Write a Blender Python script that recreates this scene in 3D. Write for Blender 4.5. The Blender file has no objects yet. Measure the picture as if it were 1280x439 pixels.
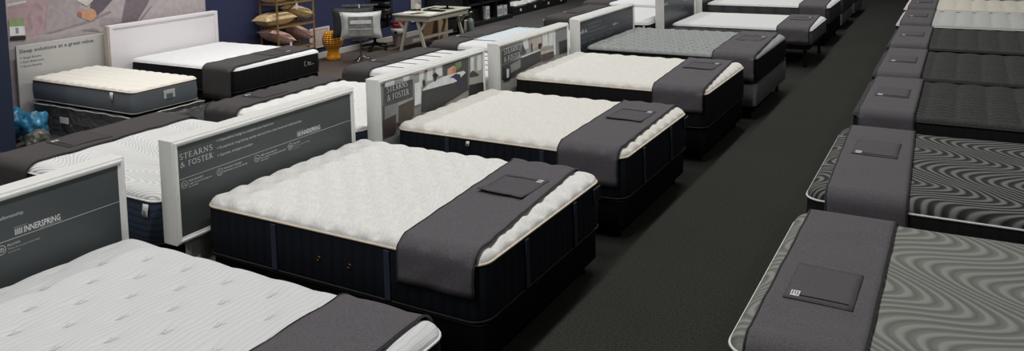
import bpy, bmesh, math, random
from mathutils import Vector, Matrix, noise
PI = math.pi
COL = bpy.context.scene.collection
random.seed(7)

# ------------------------------------------------------------------ materials
MATS = {}
def new_mat(name):
    m = bpy.data.materials.new(name); m.use_nodes = True
    nt = m.node_tree; b = nt.nodes['Principled BSDF']
    MATS[name] = m
    return m, nt, b
def plain(name, col, rough=0.6, metal=0.0, noise_amt=0.06, scale=40, spec=0.5, bump=0.0):
    """flat colour with a little procedural variation"""
    m, nt, b = new_mat(name)
    b.inputs['Roughness'].default_value = rough; b.inputs['Metallic'].default_value = metal
    b.inputs['Specular IOR Level'].default_value = spec
    tc = nt.nodes.new('ShaderNodeTexCoord'); n = nt.nodes.new('ShaderNodeTexNoise')
    n.inputs['Scale'].default_value = scale; n.inputs['Detail'].default_value = 3
    nt.links.new(tc.outputs['Object'], n.inputs['Vector'])
    r = nt.nodes.new('ShaderNodeValToRGB')
    r.color_ramp.elements[0].position = .3; r.color_ramp.elements[1].position = .7
    r.color_ramp.elements[0].color = [max(0, c*(1-noise_amt)) for c in col]+[1]
    r.color_ramp.elements[1].color = [min(1, c*(1+noise_amt)) for c in col]+[1]
    nt.links.new(n.outputs['Fac'], r.inputs['Fac']); nt.links.new(r.outputs['Color'], b.inputs['Base Color'])
    if bump:
        bp = nt.nodes.new('ShaderNodeBump'); bp.inputs['Strength'].default_value = bump; bp.inputs['Distance'].default_value = .004
        nt.links.new(n.outputs['Fac'], bp.inputs['Height']); nt.links.new(bp.outputs['Normal'], b.inputs['Normal'])
    return m
def M_(nt, op, a=None, b=None, c=None):
    n = nt.nodes.new('ShaderNodeMath'); n.operation = op
    for i, v in enumerate((a, b, c)):
        if v is None: continue
        if isinstance(v, (int, float)): n.inputs[i].default_value = v
        else: nt.links.new(v, n.inputs[i])
    return n.outputs[0]
def xyz(nt):
    tc = nt.nodes.new('ShaderNodeTexCoord'); s = nt.nodes.new('ShaderNodeSeparateXYZ')
    nt.links.new(tc.outputs['Object'], s.inputs[0]); return tc.outputs['Object'], s.outputs[0], s.outputs[1], s.outputs[2]
def noise_tex(nt, vec, scale, detail=3):
    n = nt.nodes.new('ShaderNodeTexNoise'); n.inputs['Scale'].default_value = scale; n.inputs['Detail'].default_value = detail
    nt.links.new(vec, n.inputs['Vector']); return n.outputs['Fac']
def ramp(nt, fac, stops):
    r = nt.nodes.new('ShaderNodeValToRGB'); e = r.color_ramp.elements
    while len(e) < len(stops): e.new(.5)
    for k, (p, c) in enumerate(stops): e[k].position = p; e[k].color = list(c)+[1]
    nt.links.new(fac, r.inputs['Fac']); return r.outputs['Color']
def bump(nt, b, h, strength, dist):
    bp = nt.nodes.new('ShaderNodeBump'); bp.inputs['Strength'].default_value = strength; bp.inputs['Distance'].default_value = dist
    nt.links.new(h, bp.inputs['Height']); nt.links.new(bp.outputs['Normal'], b.inputs['Normal'])
def fabric_plain(name, c1, c2, rough=.9, scale=220, bstr=.25, stretch=(1, 1, 1), dist=.002):
    m, nt, b = new_mat(name); b.inputs['Roughness'].default_value = rough; b.inputs['Specular IOR Level'].default_value = .2
    v, x, y, z = xyz(nt)
    mp = nt.nodes.new('ShaderNodeMapping'); mp.inputs['Scale'].default_value = stretch; nt.links.new(v, mp.inputs['Vector'])
    n = noise_tex(nt, mp.outputs['Vector'], scale, 4)
    nt.links.new(ramp(nt, n, [(.35, c1), (.65, c2)]), b.inputs['Base Color'])
    bump(nt, b, n, bstr, dist); return m
def fabric_swirl(name, groove, ridge, pitch=.045, amp=.19, per=.70, bstr=.6, dist=.012, rough=.85, off=(0, 0)):
    """knitted cover with nested S-shaped ridges"""
    m, nt, b = new_mat(name); b.inputs['Roughness'].default_value = rough; b.inputs['Specular IOR Level'].default_value = .25
    v, x, y, z = xyz(nt)
    xo = M_(nt, 'ADD', x, off[0]); yo = M_(nt, 'ADD', y, off[1])
    w2 = M_(nt, 'MULTIPLY', M_(nt, 'SINE', M_(nt, 'MULTIPLY', xo, 2*PI/1.3)), .75)
    a = M_(nt, 'ADD', M_(nt, 'MULTIPLY', yo, 2*PI/per), w2)
    sx = M_(nt, 'MULTIPLY', M_(nt, 'SINE', a), amp)
    s2 = M_(nt, 'MULTIPLY', M_(nt, 'SINE', M_(nt, 'ADD', M_(nt, 'MULTIPLY', yo, 2*PI/(per*.53)), M_(nt, 'MULTIPLY', xo, 5.0))), amp*.10)
    ph = M_(nt, 'MULTIPLY', M_(nt, 'ADD', M_(nt, 'ADD', xo, sx), s2), 2*PI/pitch)
    h = M_(nt, 'ADD', M_(nt, 'MULTIPLY', M_(nt, 'SINE', ph), .5), .5)
    fine = noise_tex(nt, v, 400, 2)
    mixc = M_(nt, 'ADD', M_(nt, 'MULTIPLY', h, .85), M_(nt, 'MULTIPLY', fine, .15))
    nt.links.new(ramp(nt, M_(nt, 'POWER', mixc, 1.7), [(.12, groove), (.70, ridge)]), b.inputs['Base Color'])
    bump(nt, b, M_(nt, 'POWER', h, .7), bstr, dist); return m
def fabric_pinstripe(name, c1, c2):
    """fine corded lines across the bed, wandering near the tufts"""
    m, nt, b = new_mat(name); b.inputs['Roughness'].default_value = .9; b.inputs['Specular IOR Level'].default_value = .2
    v, x, y, z = xyz(nt)
    n = M_(nt, 'MULTIPLY', noise_tex(nt, v, 4, 2), .10)
    ph = M_(nt, 'MULTIPLY', M_(nt, 'ADD', x, n), 2*PI/.011)
    h = M_(nt, 'ADD', M_(nt, 'MULTIPLY', M_(nt, 'SINE', ph), .5), .5)
    ph2 = M_(nt, 'MULTIPLY', M_(nt, 'ADD', x, n), 2*PI/.034)
    h2 = M_(nt, 'ADD', M_(nt, 'MULTIPLY', M_(nt, 'SINE', ph2), .5), .5)
    hh = M_(nt, 'ADD', M_(nt, 'MULTIPLY', h, .4), M_(nt, 'MULTIPLY', h2, .6))
    nt.links.new(ramp(nt, hh, [(.02, c1), (.35, c2)]), b.inputs['Base Color'])
    bump(nt, b, hh, .35, .004); return m
def fabric_plump(name, c1, c2, k=42):
    """soft knit: fine wandering lines over the pillows"""
    m, nt, b = new_mat(name); b.inputs['Roughness'].default_value = .88; b.inputs['Specular IOR Level'].default_value = .25
    v, x, y, z = xyz(nt)
    n = M_(nt, 'MULTIPLY', noise_tex(nt, v, 7, 3), .35)
    ph = M_(nt, 'MULTIPLY', M_(nt, 'ADD', M_(nt, 'ADD', M_(nt, 'MULTIPLY', x, .9), M_(nt, 'MULTIPLY', y, .35)), n), k*PI)
    h = M_(nt, 'ADD', M_(nt, 'MULTIPLY', M_(nt, 'SINE', ph), .5), .5)
    f = noise_tex(nt, v, 160, 3)
    hh = M_(nt, 'ADD', M_(nt, 'MULTIPLY', h, .6), M_(nt, 'MULTIPLY', f, .4))
    nt.links.new(ramp(nt, hh, [(.15, c1), (.5, c2)]), b.inputs['Base Color'])
    bump(nt, b, hh, .16, .004); return m
def fabric_channel(name, c1, c2, pitch=.07, axis='side', bstr=.5, rough=.8, tick=False):
    """quilted border: vertical channels (side) or level lines (level)"""
    m, nt, b = new_mat(name); b.inputs['Roughness'].default_value = rough; b.inputs['Specular IOR Level'].default_value = .25
    v, x, y, z = xyz(nt)
    s = M_(nt, 'ADD', x, y) if axis == 'side' else M_(nt, 'ADD', z, M_(nt, 'MULTIPLY', M_(nt, 'SINE', M_(nt, 'MULTIPLY', M_(nt, 'ADD', x, y), 12)), .008))
    h = M_(nt, 'ABSOLUTE', M_(nt, 'SINE', M_(nt, 'MULTIPLY', s, PI/pitch)))
    f = noise_tex(nt, v, 150, 3)
    hh = M_(nt, 'ADD', M_(nt, 'MULTIPLY', M_(nt, 'POWER', h, .5), .75), M_(nt, 'MULTIPLY', f, .25))
    nt.links.new(ramp(nt, hh, [(.2, c1), (.8, c2)]), b.inputs['Base Color'])
    bump(nt, b, hh, bstr, .01); return m

CH = (.066, .062, .070); CH2 = (.138, .130, .144)
fabric_plain('charcoal_cloth', CH, CH2, scale=150, bstr=.35, stretch=(3, 1, 1))
fabric_plain('charcoal_flap', (.066, .062, .07), (.112, .105, .117), scale=150, bstr=.3, stretch=(3, 1, 1))
fabric_plain('umber_cloth', (.050, .045, .046), (.080, .073, .075), scale=150, bstr=.35, stretch=(3, 1, 1))
fabric_plain('umber_flap', (.045, .041, .042), (.072, .066, .068), scale=150, bstr=.3, stretch=(3, 1, 1))
plain('black_cord', (.012, .012, .015), .8)
plain('tag_white', (.66, .66, .66), .6)
fabric_pinstripe('white_pinstripe', (.52, .54, .555), (.64, .66, .67))
fabric_plump('white_plump', (.655, .66, .645), (.72, .725, .705))
fabric_plump('cream_plump', (.665, .66, .62), (.71, .70, .66), 30)
fabric_plain('white_smooth', (.62, .64, .64), (.69, .70, .70), scale=60, bstr=.1)
fabric_plain('grey_quilt', (.25, .268, .265), (.33, .345, .342), scale=90, bstr=.25)
fabric_plain('cream_quilt', (.60, .585, .53), (.70, .68, .62), scale=120, bstr=.1)
fabric_swirl('olive_swirl', (.150, .160, .145), (.245, .255, .235), pitch=.074, bstr=.6, dist=.014)
fabric_swirl('charcoal_swirl', (.022, .023, .022), (.16, .165, .158), pitch=.066, bstr=.5, dist=.012, off=(.1, .3))
fabric_swirl('white_swirl', (.59, .605, .605), (.70, .71, .705), pitch=.06, bstr=.5, dist=.01, per=.5, off=(.2, .2))
fabric_plain('charcoal_quilt', (.034, .037, .035), (.058, .062, .059), scale=90, bstr=.3)
fabric_plain('silver_quilt', (.40, .41, .40), (.50, .515, .50), scale=90, bstr=.3)
fabric_plain('beige_quilt', (.52, .50, .44), (.64, .61, .54), scale=90, bstr=.3)
fabric_channel('navy_border', (.0035, .0045, .007), (.008, .010, .017), .075)
fabric_channel('black_border', (.006, .006, .0065), (.009, .0095, .010), .09, 'side', .12)
fabric_channel('blue_border', (.018, .028, .048), (.038, .056, .088), .045, 'level', .25)
fabric_channel('denim_border', (.085, .10, .115), (.15, .17, .19), .5, 'level', .2)
fabric_channel('ash_border', (.10, .10, .105), (.15, .15, .155), .3, 'side', .2)
fabric_channel('slate_border', (.045, .045, .05), (.075, .075, .08), .3, 'side', .2)
fabric_channel('white_border', (.60, .61, .60), (.76, .77, .76), .25, 'side', .3)
fabric_channel('olive_border', (.02, .022, .02), (.035, .037, .034), .2, 'side', .3)
plain('denim_strap', (.022, .032, .055), .8, noise_amt=.2, scale=200)
plain('cream_piping', (.72, .62, .48), .7)
plain('white_piping', (.75, .76, .76), .7)
plain('grey_piping', (.30, .31, .31), .7)
plain('black_piping', (.012, .012, .014), .7)
plain('stitch_grey', (.30, .31, .32), .8)
plain('crease_shade_dark', (.07, .075, .078), .8)  # shade in the creases of the grey quilt, put into colour
plain('bronze', (.25, .14, .07), .4, .9)
plain('base_black', (.0045, .0045, .005), .9, noise_amt=.2, spec=.1)
plain('base_navy', (.003, .0035, .005), .9, noise_amt=.2, spec=.1)
plain('base_grey', (.15, .15, .155), .9, noise_amt=.12, scale=120)
plain('steel_black', (.012, .012, .012), .4, .6)
plain('frame_white', (.88, .89, .87), .35, noise_amt=.015)
plain('frame_edge', (.66, .66, .63), .4, noise_amt=.02)
plain('slate', (.070, .080, .083), .38, noise_amt=.04, scale=3, spec=.4)
plain('slate_dark', (.045, .052, .062), .3, noise_amt=.06, scale=3, spec=.4)
plain('print_white', (.74, .76, .76), .5)
plain('print_soft', (.52, .55, .56), .5)
plain('print_dim', (.22, .25, .28), .5)
PR = dict(pale=(.36, .36, .345), white=(.72, .74, .74), slate=(.075, .08, .08), peach=(.62, .36, .26), green=(.17, .25, .11), orange=(.55, .22, .10), dark=(.045, .046, .05),
          paper=(.74, .76, .77), plum=(.05, .035, .075), red=(.45, .02, .03), ink=(.015, .015, .017), paleb=(.36, .37, .36), brown=(.075, .058, .05), greyp=(.24, .25, .25), rust=(.06, .042, .037),
          beige=(.50, .45, .39), mauve=(.45, .40, .41), blush=(.44, .31, .33), blushd=(.36, .265, .285), cream=(.66, .62, .58), greymauve=(.385, .34, .355), fold=(.30, .26, .275), lilac=(.50, .445, .455),
          trouser=(.13, .11, .135), trouser2=(.20, .165, .185), skin=(.58, .33, .20), skind=(.40, .17, .10), leafg=(.27, .36, .16))
for k_, c_ in PR.items(): plain('print_'+k_, c_, .55, noise_amt=.10, scale=14)
plain('print_greyw', (.24, .25, .25), .5)
plain('navy_wall', (.022, .030, .084), .75, noise_amt=.08, scale=2)
plain('navy_partition', (.012, .022, .052), .6, noise_amt=.08, scale=2)
plain('trim_white', (.62, .60, .56), .5)
plain('sign_grey', (.50, .50, .48), .5, noise_amt=.03, scale=3)
plain('sign_ink', (.03, .03, .035), .5)
plain('head_white', (.80, .77, .79), .4, noise_amt=.02)
plain('head_beige', (.55, .47, .41), .5)
plain('gold_metal', (.42, .27, .11), .4, .6)
plain('gold_satin', (.55, .41, .22), .5, noise_amt=.25, scale=25, bump=.4)
plain('rose_satin', (.50, .32, .27), .5, noise_amt=.2, scale=20, bump=.4)
plain('tan_satin', (.55, .40, .32), .5, noise_amt=.2, scale=20, bump=.4)
plain('vent_white', (.74, .67, .64), .5)
plain('vent_dark', (.22, .20, .19), .7)
plain('white_cotton', (.58, .61, .59), .6, noise_amt=.08, scale=12, bump=.5)
plain('grey_velvet', (.04, .042, .045), .8, noise_amt=.2)
plain('chrome', (.55, .55, .53), .2, 1)
plain('silver_print', (.30, .31, .30), .35, .3, noise_amt=.35, scale=9)
plain('desk_paint', (.47, .46, .38), .5)
plain('leather_black', (.010, .010, .011), .35, noise_amt=.2)
plain('red_card', (.36, .015, .03), .5)
plain('bin_plastic', (.42, .36, .34), .4)
plain('blue_plastic', (.03, .17, .30), .3, noise_amt=.35, scale=12)
plain('blue_ball', (.02, .16, .55), .4)
plain('olive_plastic', (.075, .078, .066), .35, noise_amt=.35, scale=14)
plain('clear_white_plastic', (.52, .50, .47), .3, noise_amt=.25, scale=16)
plain('carton', (.40, .26, .15), .7)
plain('cream_box', (.62, .56, .45), .6)
plain('white_box', (.55, .56, .56), .5)
plain('shelf_black', (.007, .007, .008), .5)
plain('paper_white', (.72, .72, .70), .6)
plain('bottle_grey', (.16, .175, .17), .2, noise_amt=.2)
plain('panel_pale', (.58, .56, .54), .5)
plain('tote_grey', (.035, .038, .04), .7)

def mat_ceramic():
    m, nt, b = new_mat('orange_ceramic'); b.inputs['Roughness'].default_value = .22
    v, x, y, z = xyz(nt)
    an = M_(nt, 'ARCTAN2', y, x)
    a = M_(nt, 'SINE', M_(nt, 'ADD', M_(nt, 'MULTIPLY', an, 10), M_(nt, 'MULTIPLY', z, 95)))
    c = M_(nt, 'SINE', M_(nt, 'SUBTRACT', M_(nt, 'MULTIPLY', an, 10), M_(nt, 'MULTIPLY', z, 95)))
    h = M_(nt, 'MULTIPLY', a, c); up = M_(nt, 'GREATER_THAN', z, .19); h = M_(nt, 'MULTIPLY', h, up)
    nt.links.new(ramp(nt, M_(nt, 'ADD', M_(nt, 'MULTIPLY', h, .5), .5), [(.1, (.42, .14, .004)), (.45, (.80, .33, .012)), (1, (.88, .42, .03))]), b.inputs['Base Color'])
    bump(nt, b, h, .8, .02)
mat_ceramic()
def mat_film():
    m, nt, b = new_mat('clear_film')
    b.inputs['Base Color'].default_value = (.55, .57, .58, 1); b.inputs['Roughness'].default_value = .12
    v, x, y, z = xyz(nt); n = noise_tex(nt, v, 9, 4)
    bump(nt, b, n, 1.0, .06)
    t = nt.nodes.new('ShaderNodeBsdfTransparent'); mx = nt.nodes.new('ShaderNodeMixShader'); mx.inputs[0].default_value = .16
    out = nt.nodes['Material Output']
    nt.links.new(t.outputs[0], mx.inputs[1]); nt.links.new(b.outputs[0], mx.inputs[2]); nt.links.new(mx.outputs[0], out.inputs[0])
mat_film()
def mat_carpet():
    m, nt, b = new_mat('carpet'); b.inputs['Roughness'].default_value = .95; b.inputs['Specular IOR Level'].default_value = .15
    v, x, y, z = xyz(nt)
    f = noise_tex(nt, v, 75, 5); big = noise_tex(nt, v, 1.3, 3)
    dark = ramp(nt, f, [(.3, (.015, .0162, .0138)), (.7, (.040, .042, .0365))])
    brown = ramp(nt, f, [(.3, (.058, .046, .039)), (.7, (.112, .092, .080))])
    grey = ramp(nt, f, [(.3, (.050, .050, .049)), (.7, (.088, .088, .086))])
    s1 = M_(nt, 'LESS_THAN', x, -3.0); s2 = M_(nt, 'GREATER_THAN', y, 8.6)
    m1 = nt.nodes.new('ShaderNodeMixRGB'); m2 = nt.nodes.new('ShaderNodeMixRGB')
    nt.links.new(s2, m1.inputs[0]); nt.links.new(brown, m1.inputs[1]); nt.links.new(grey, m1.inputs[2])
    nt.links.new(s1, m2.inputs[0]); nt.links.new(dark, m2.inputs[1]); nt.links.new(m1.outputs[0], m2.inputs[2])
    m3 = nt.nodes.new('ShaderNodeMixRGB'); m3.blend_type = 'MULTIPLY'; m3.inputs[0].default_value = .5
    nt.links.new(m2.outputs[0], m3.inputs[1]); nt.links.new(ramp(nt, big, [(.35, (.8, .8, .8)), (.65, (1, 1, 1))]), m3.inputs[2])
    nt.links.new(m3.outputs[0], b.inputs['Base Color']); bump(nt, b, f, .6, .006)
mat_carpet()

# ------------------------------------------------------------------ mesh builder
class MB:
    def __init__(s): s.v = []; s.f = []; s.m = []; s.mats = []; s.smooth = False
    def mi(s, mat):
        if mat is None: return 0
        if mat not in s.mats: s.mats.append(mat)
        return s.mats.index(mat)
    def add(s, vs, fs, mat=None):
        o = len(s.v); k = s.mi(mat)
        s.v += [tuple(p) for p in vs]
        for f in fs: s.f.append([i+o for i in f]); s.m.append(k)
        return s
    def box(s, x0, x1, y0, y1, z0, z1, mat=None, bev=0.0, seg=2):
        if not bev:
            vs = [(x, y, z) for x in (x0, x1) for y in (y0, y1) for z in (z0, z1)]
            return s.add(vs, [(0, 1, 3, 2), (4, 6, 7, 5), (0, 4, 5, 1), (2, 3, 7, 6), (0, 2, 6, 4), (1, 5, 7, 3)], mat)
        bm = bmesh.new(); bmesh.ops.create_cube(bm, size=1)
        for q in bm.verts: q.co = Vector(((x0+x1)/2+q.co.x*(x1-x0), (y0+y1)/2+q.co.y*(y1-y0), (z0+z1)/2+q.co.z*(z1-z0)))
        bmesh.ops.bevel(bm, geom=bm.edges[:], offset=bev, segments=seg, affect='EDGES', profile=.5)
        return s.from_bm(bm, mat)
    def from_bm(s, bm, mat=None):
        bm.verts.index_update(); s.add([v.co[:] for v in bm.verts], [[v.index for v in f.verts] for f in bm.faces], mat); bm.free(); return s
    def bar(s, a, b, w, h, mat=None, up=(0, 0, 1)):
        a, b = Vector(a), Vector(b); d = (b-a).normalized(); u = Vector(up)
        if abs(d.dot(u)) > .95: u = Vector((1, 0, 0))
        r = d.cross(u).normalized()*w/2; u = r.cross(d).normalized()*h/2
        vs = [p+sx*r+sy*u for p in (a, b) for sx, sy in ((-1, -1), (1, -1), (1, 1), (-1, 1))]
        return s.add(vs, [(3, 2, 1, 0), (4, 5, 6, 7), (0, 1, 5, 4), (1, 2, 6, 5), (2, 3, 7, 6), (3, 0, 4, 7)], mat)
    def tube(s, pts, r, seg=8, closed=False, mat=None):
        pts = [Vector(p) for p in pts]; n = len(pts); vs = []; fs = []
        pu = None
        for i, p in enumerate(pts):
            if closed: t = pts[(i+1) % n]-pts[i-1]
            else: t = pts[min(i+1, n-1)]-pts[max(i-1, 0)]
            t.normalize(); u = Vector((0, 0, 1)) if pu is None else pu
            if abs(t.dot(u)) > .95: u = Vector((1, 0, 0)) if abs(t.x) < .9 else Vector((0, 1, 0))
            a = t.cross(u).normalized(); c = a.cross(t).normalized()
            rr = r[i] if isinstance(r, (list, tuple)) else r
            vs += [p+rr*(math.cos(2*PI*k/seg)*a+math.sin(2*PI*k/seg)*c) for k in range(seg)]
        for i in range(n if closed else n-1):
            j = (i+1) % n
            fs += [(i*seg+k, i*seg+(k+1) % seg, j*seg+(k+1) % seg, j*seg+k) for k in range(seg)]
        if not closed: fs += [list(range(seg))[::-1], [(n-1)*seg+k for k in range(seg)]]
        return s.add(vs, fs, mat)
    def lathe(s, prof, seg=20, c=(0, 0, 0), mat=None):
        vs = []; fs = []
        for r, z in prof: vs += [(c[0]+r*math.cos(2*PI*k/seg), c[1]+r*math.sin(2*PI*k/seg), c[2]+z) for k in range(seg)]
        for i in range(len(prof)-1): fs += [(i*seg+k, i*seg+(k+1) % seg, (i+1)*seg+(k+1) % seg, (i+1)*seg+k) for k in range(seg)]
        fs += [list(range(seg))[::-1], [(len(prof)-1)*seg+k for k in range(seg)]]
        return s.add(vs, fs, mat)
    def grid(s, rows, mat=None):
        """rows of equal length of points -> quads"""
        n = len(rows[0]); vs = [p for r in rows for p in r]
        fs = [(i*n+j, (i+1)*n+j, (i+1)*n+j+1, i*n+j+1) for i in range(len(rows)-1) for j in range(n-1)]
        return s.add(vs, fs, mat)
    def build(s, name, mats=None, parent=None, smooth=False, angle=None):
        me = bpy.data.meshes.new(name); me.from_pydata([tuple(p) for p in s.v], [], s.f)
        if isinstance(mats, str): mats = [mats]
        for mn in (mats or s.mats): me.materials.append(MATS[mn])
        if not mats:
            for p, k in zip(me.polygons, s.m): p.material_index = k
        if smooth:
            for p in me.polygons: p.use_smooth = True
        me.update()
        if smooth and angle:
            try: me.set_sharp_from_angle(angle=math.radians(angle))
            except Exception: pass
        o = bpy.data.objects.new(name, me); COL.objects.link(o)
        if parent is not None: o.parent = parent
        return o
def solid(o, t, off=1):
    m = o.modifiers.new('thickness', 'SOLIDIFY'); m.thickness = t; m.offset = off; return o
def empty(name, loc=(0, 0, 0), rz=0.0):
    o = bpy.data.objects.new(name, None); COL.objects.link(o); o.location = loc; o.rotation_euler = (0, 0, rz); o.empty_display_size = .1; return o
def tag(o, label, cat, group=None):
    o['label'] = label; o['category'] = cat
    if group: o['group'] = group
    return o
def structure(o, label=None):
    o['kind'] = 'structure'
    if label: o['label'] = label
    return o

# ------------------------------------------------------------------ writing
def text_mesh(txt, bold=0.0):
    cu = bpy.data.curves.new('lettering_curve', 'FONT'); cu.body = txt; cu.size = 1; cu.offset = bold; cu.resolution_u = 2
    ob = bpy.data.objects.new('lettering_curve', cu); COL.objects.link(ob)
    dg = bpy.context.evaluated_depsgraph_get(); dg.update()
    me = bpy.data.meshes.new_from_object(ob.evaluated_get(dg))
    vs = [(v.co.x, v.co.y) for v in me.vertices]; fs = [list(p.vertices) for p in me.polygons]
    bpy.data.objects.remove(ob); bpy.data.curves.remove(cu); bpy.data.meshes.remove(me)
    return vs, fs
def put_text(mb, txt, u0, u1, zb, cap, place, mat, bold=0.0):
    """stretch a line of text to run from u0 to u1 with its baseline at zb and capital height cap"""
    vs, fs = text_mesh(txt, bold)
    if not vs: return
    x0 = min(v[0] for v in vs); x1 = max(v[0] for v in vs)
    mb.add([place(u0+(v[0]-x0)/(x1-x0)*(u1-u0), zb+v[1]/.69*cap) for v in vs], fs, mat)
def put_bars(mb, u0, u1, zb, cap, place, mat, seed=1):
    """a line of print too small to read: strokes grouped like words"""
    rg = random.Random(seed); u = u0; left = rg.randint(3, 7)
    while u < u1:
        w = cap*rg.uniform(.22, .5); h = cap*rg.choice((.62, .62, .7, 1.0)); z0 = zb-(cap*.22 if rg.random() < .12 else 0)
        poly(mb, [(u, z0), (u+w, z0), (u+w, zb+h), (u, zb+h)], place, mat); u += w+cap*.16; left -= 1
        if left == 0: u += cap*.45; left = rg.randint(2, 8)
def arc(cx, cy, rx, ry, a0, a1, n=10): return [(cx+rx*math.cos(math.radians(a0+(a1-a0)*i/n)), cy+ry*math.sin(math.radians(a0+(a1-a0)*i/n))) for i in range(n+1)]
TK, TN, SF = .15, .085, .07
GLYPH = {
 'S': (.56, [(arc(.28, .74, .2, .23, 35, 270, 9)+arc(.28, .26, .22, .25, 90, -145, 9), .12)]),
 'T': (.66, [([(.33, 0), (.33, 1)], TK), ([(.02, .96), (.64, .96)], TN), ([(.04, .97), (.03, .82)], SF), ([(.62, .97), (.63, .82)], SF), ([(.2, .03), (.46, .03)], SF)]),
 'E': (.58, [([(.14, 0), (.14, 1)], TK), ([(.05, .96), (.5, .96)], TN), ([(.1, .52), (.42, .52)], TN), ([(.05, .04), (.53, .04)], TN), ([(.5, .97), (.5, .83)], SF), ([(.53, .03), (.54, .2)], SF)]),
 'A': (.78, [([(.12, 0), (.38, 1)], TN), ([(.36, 1), (.66, 0)], TK), ([(.2, .34), (.56, .34)], TN), ([(.01, .03), (.24, .03)], SF), ([(.52, .03), (.78, .03)], SF)]),
 'R': (.68, [([(.14, 0), (.14, 1)], TK), ([(.05, .96), (.3, .96)]+arc(.3, .74, .2, .22, 90, -90, 7)+[(.14, .52)], .1), ([(.3, .5), (.62, 0)], TK), ([(.02, .03), (.27, .03)], SF), ([(.54, .03), (.7, .03)], SF)]),
 'N': (.80, [([(.14, 0), (.14, 1)], TN), ([(.12, .98), (.66, .02)], TK), ([(.66, 0), (.66, 1)], TN), ([(.01, .97), (.18, .97)], SF), ([(.54, .97), (.78, .97)], SF), ([(.02, .03), (.26, .03)], SF)]),
 'F': (.54, [([(.14, 0), (.14, 1)], TK), ([(.05, .96), (.5, .96)], TN), ([(.1, .52), (.42, .52)], TN), ([(.5, .97), (.5, .83)], SF), ([(.02, .03), (.28, .03)], SF)]),
 'O': (.84, [(arc(.42, .5, .34, .45, 0, 360, 20), .125)]),
 '&': (.86, [([(.8, .04), (.3, .62)]+arc(.38, .78, .15, .17, 215, -40, 9)+[(.3, .5)]+arc(.3, .26, .22, .24, 110, 300, 8)+[(.62, .3), (.72, .5)], .11)]),
 ' ': (.35, []), "'": (.2, [([(.1, 1.0), (.1, .86)], .06)]),
}
def stroke(mb, pts, w, place, mat):
    for a, b in zip(pts, pts[1:]):
        dx, dy = b[0]-a[0], b[1]-a[1]; l = math.hypot(dx, dy) or 1; nx, ny = -dy/l*w/2, dx/l*w/2; ex, ey = dx/l*w*.12, dy/l*w*.12
        q = [(a[0]-ex+nx, a[1]-ey+ny), (a[0]-ex-nx, a[1]-ey-ny), (b[0]+ex-nx, b[1]+ey-ny), (b[0]+ex+nx, b[1]+ey+ny)]
        mb.add([place(*p) for p in q], [(0, 1, 2, 3)], mat)
def put_serif(mb, txt, u0, u1, zb, cap, place, mat):
    tot = sum(GLYPH[c][0]+.1 for c in txt)-.1; sx = (u1-u0)/tot; cur = 0
    for c in txt:
        wd, st = GLYPH[c]
        for pts, w in st:
            # scale stroke in metres so that its width stays even
            P = [(u0+(cur+x)*sx, zb+y*cap) for x, y in pts]
            stroke(mb, P, w*cap*.92, place, mat)
        cur += wd+.1
def poly(mb, pts, place, mat, d=0.0): mb.add([place(u, z, d) for u, z in pts], [list(range(len(pts)))], mat)
def ring(mb, u, z, r, w, place, mat, n=20):
    stroke(mb, [(u+r*math.cos(2*PI*i/n), z+r*math.sin(2*PI*i/n)) for i in range(n+1)], w, place, mat)
H2P=[
 ('pale',[(0.534, 1.072), (1.37, 1.046), (1.342, 0.556), (0.441, 0.756)]),
 ('white',[(0.578, 1.036), (0.644, 1.035), (0.634, 0.872), (0.568, 0.874)]),
 ('white',[(0.692, 1.032), (0.779, 1.028), (0.772, 0.902), (0.684, 0.905)]),
 ('white',[(0.819, 1.03), (0.92, 1.032), (0.923, 0.914), (0.822, 0.921)]),
 ('slate',[(0.939, 1.017), (0.97, 1.027), (1.346, 1.021), (1.363, 1.004), (1.349, 0.69), (0.935, 0.776)]),
 ('peach',[(1.008, 0.957), (1.114, 0.97), (1.145, 0.95), (1.141, 0.89), (1.004, 0.892)]),
 ('green',[(1.136, 0.988), (1.234, 0.995), (1.246, 0.944), (1.147, 0.914)]),
 ('orange',[(1.08, 0.944), (1.134, 0.952), (1.141, 0.896), (1.094, 0.893)]),
 ('dark',[(0.61, 0.837), (1.158, 0.809), (1.315, 0.864), (1.338, 0.692), (1.0, 0.649), (0.794, 0.606), (0.583, 0.655)]),
 ('paper',[(0.614, 0.842), (0.712, 0.879), (0.932, 0.9), (1.272, 0.893), (1.308, 0.869), (1.158, 0.815), (1.094, 0.812), (0.613, 0.835)]),
 ('plum',[(1.034, 0.869), (1.141, 0.89), (1.215, 0.867), (1.233, 0.72), (1.152, 0.713), (1.154, 0.821), (1.096, 0.857)]),
 ('red',[(0.659, 1.021), (0.678, 1.023), (0.693, 1.009), (0.692, 0.992), (0.676, 0.986), (0.659, 0.998)]),
 ('ink',[(0.764, 0.944), (0.815, 0.963), (0.834, 0.942), (0.863, 0.931), (0.832, 0.914), (0.81, 0.88), (0.787, 0.885), (0.796, 0.918)]),
 ('ink',[(0.614, 0.916), (0.635, 0.94), (0.652, 0.912), (0.658, 0.878), (0.624, 0.862)]),
 ('paleb',[(1.38, 1.017), (1.653, 1.018), (1.635, 0.718), (1.363, 0.737)]),
 ('white',[(1.401, 0.997), (1.459, 0.996), (1.45, 0.857), (1.393, 0.861)]),
 ('white',[(1.516, 0.996), (1.599, 0.995), (1.59, 0.844), (1.508, 0.849)]),
 ('brown',[(1.37, 0.841), (1.428, 0.868), (1.536, 0.81), (1.535, 0.794), (1.379, 0.806)]),
 ('ink',[(1.356, 0.732), (1.654, 0.715), (1.649, 0.616), (1.349, 0.603)]),
]
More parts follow.
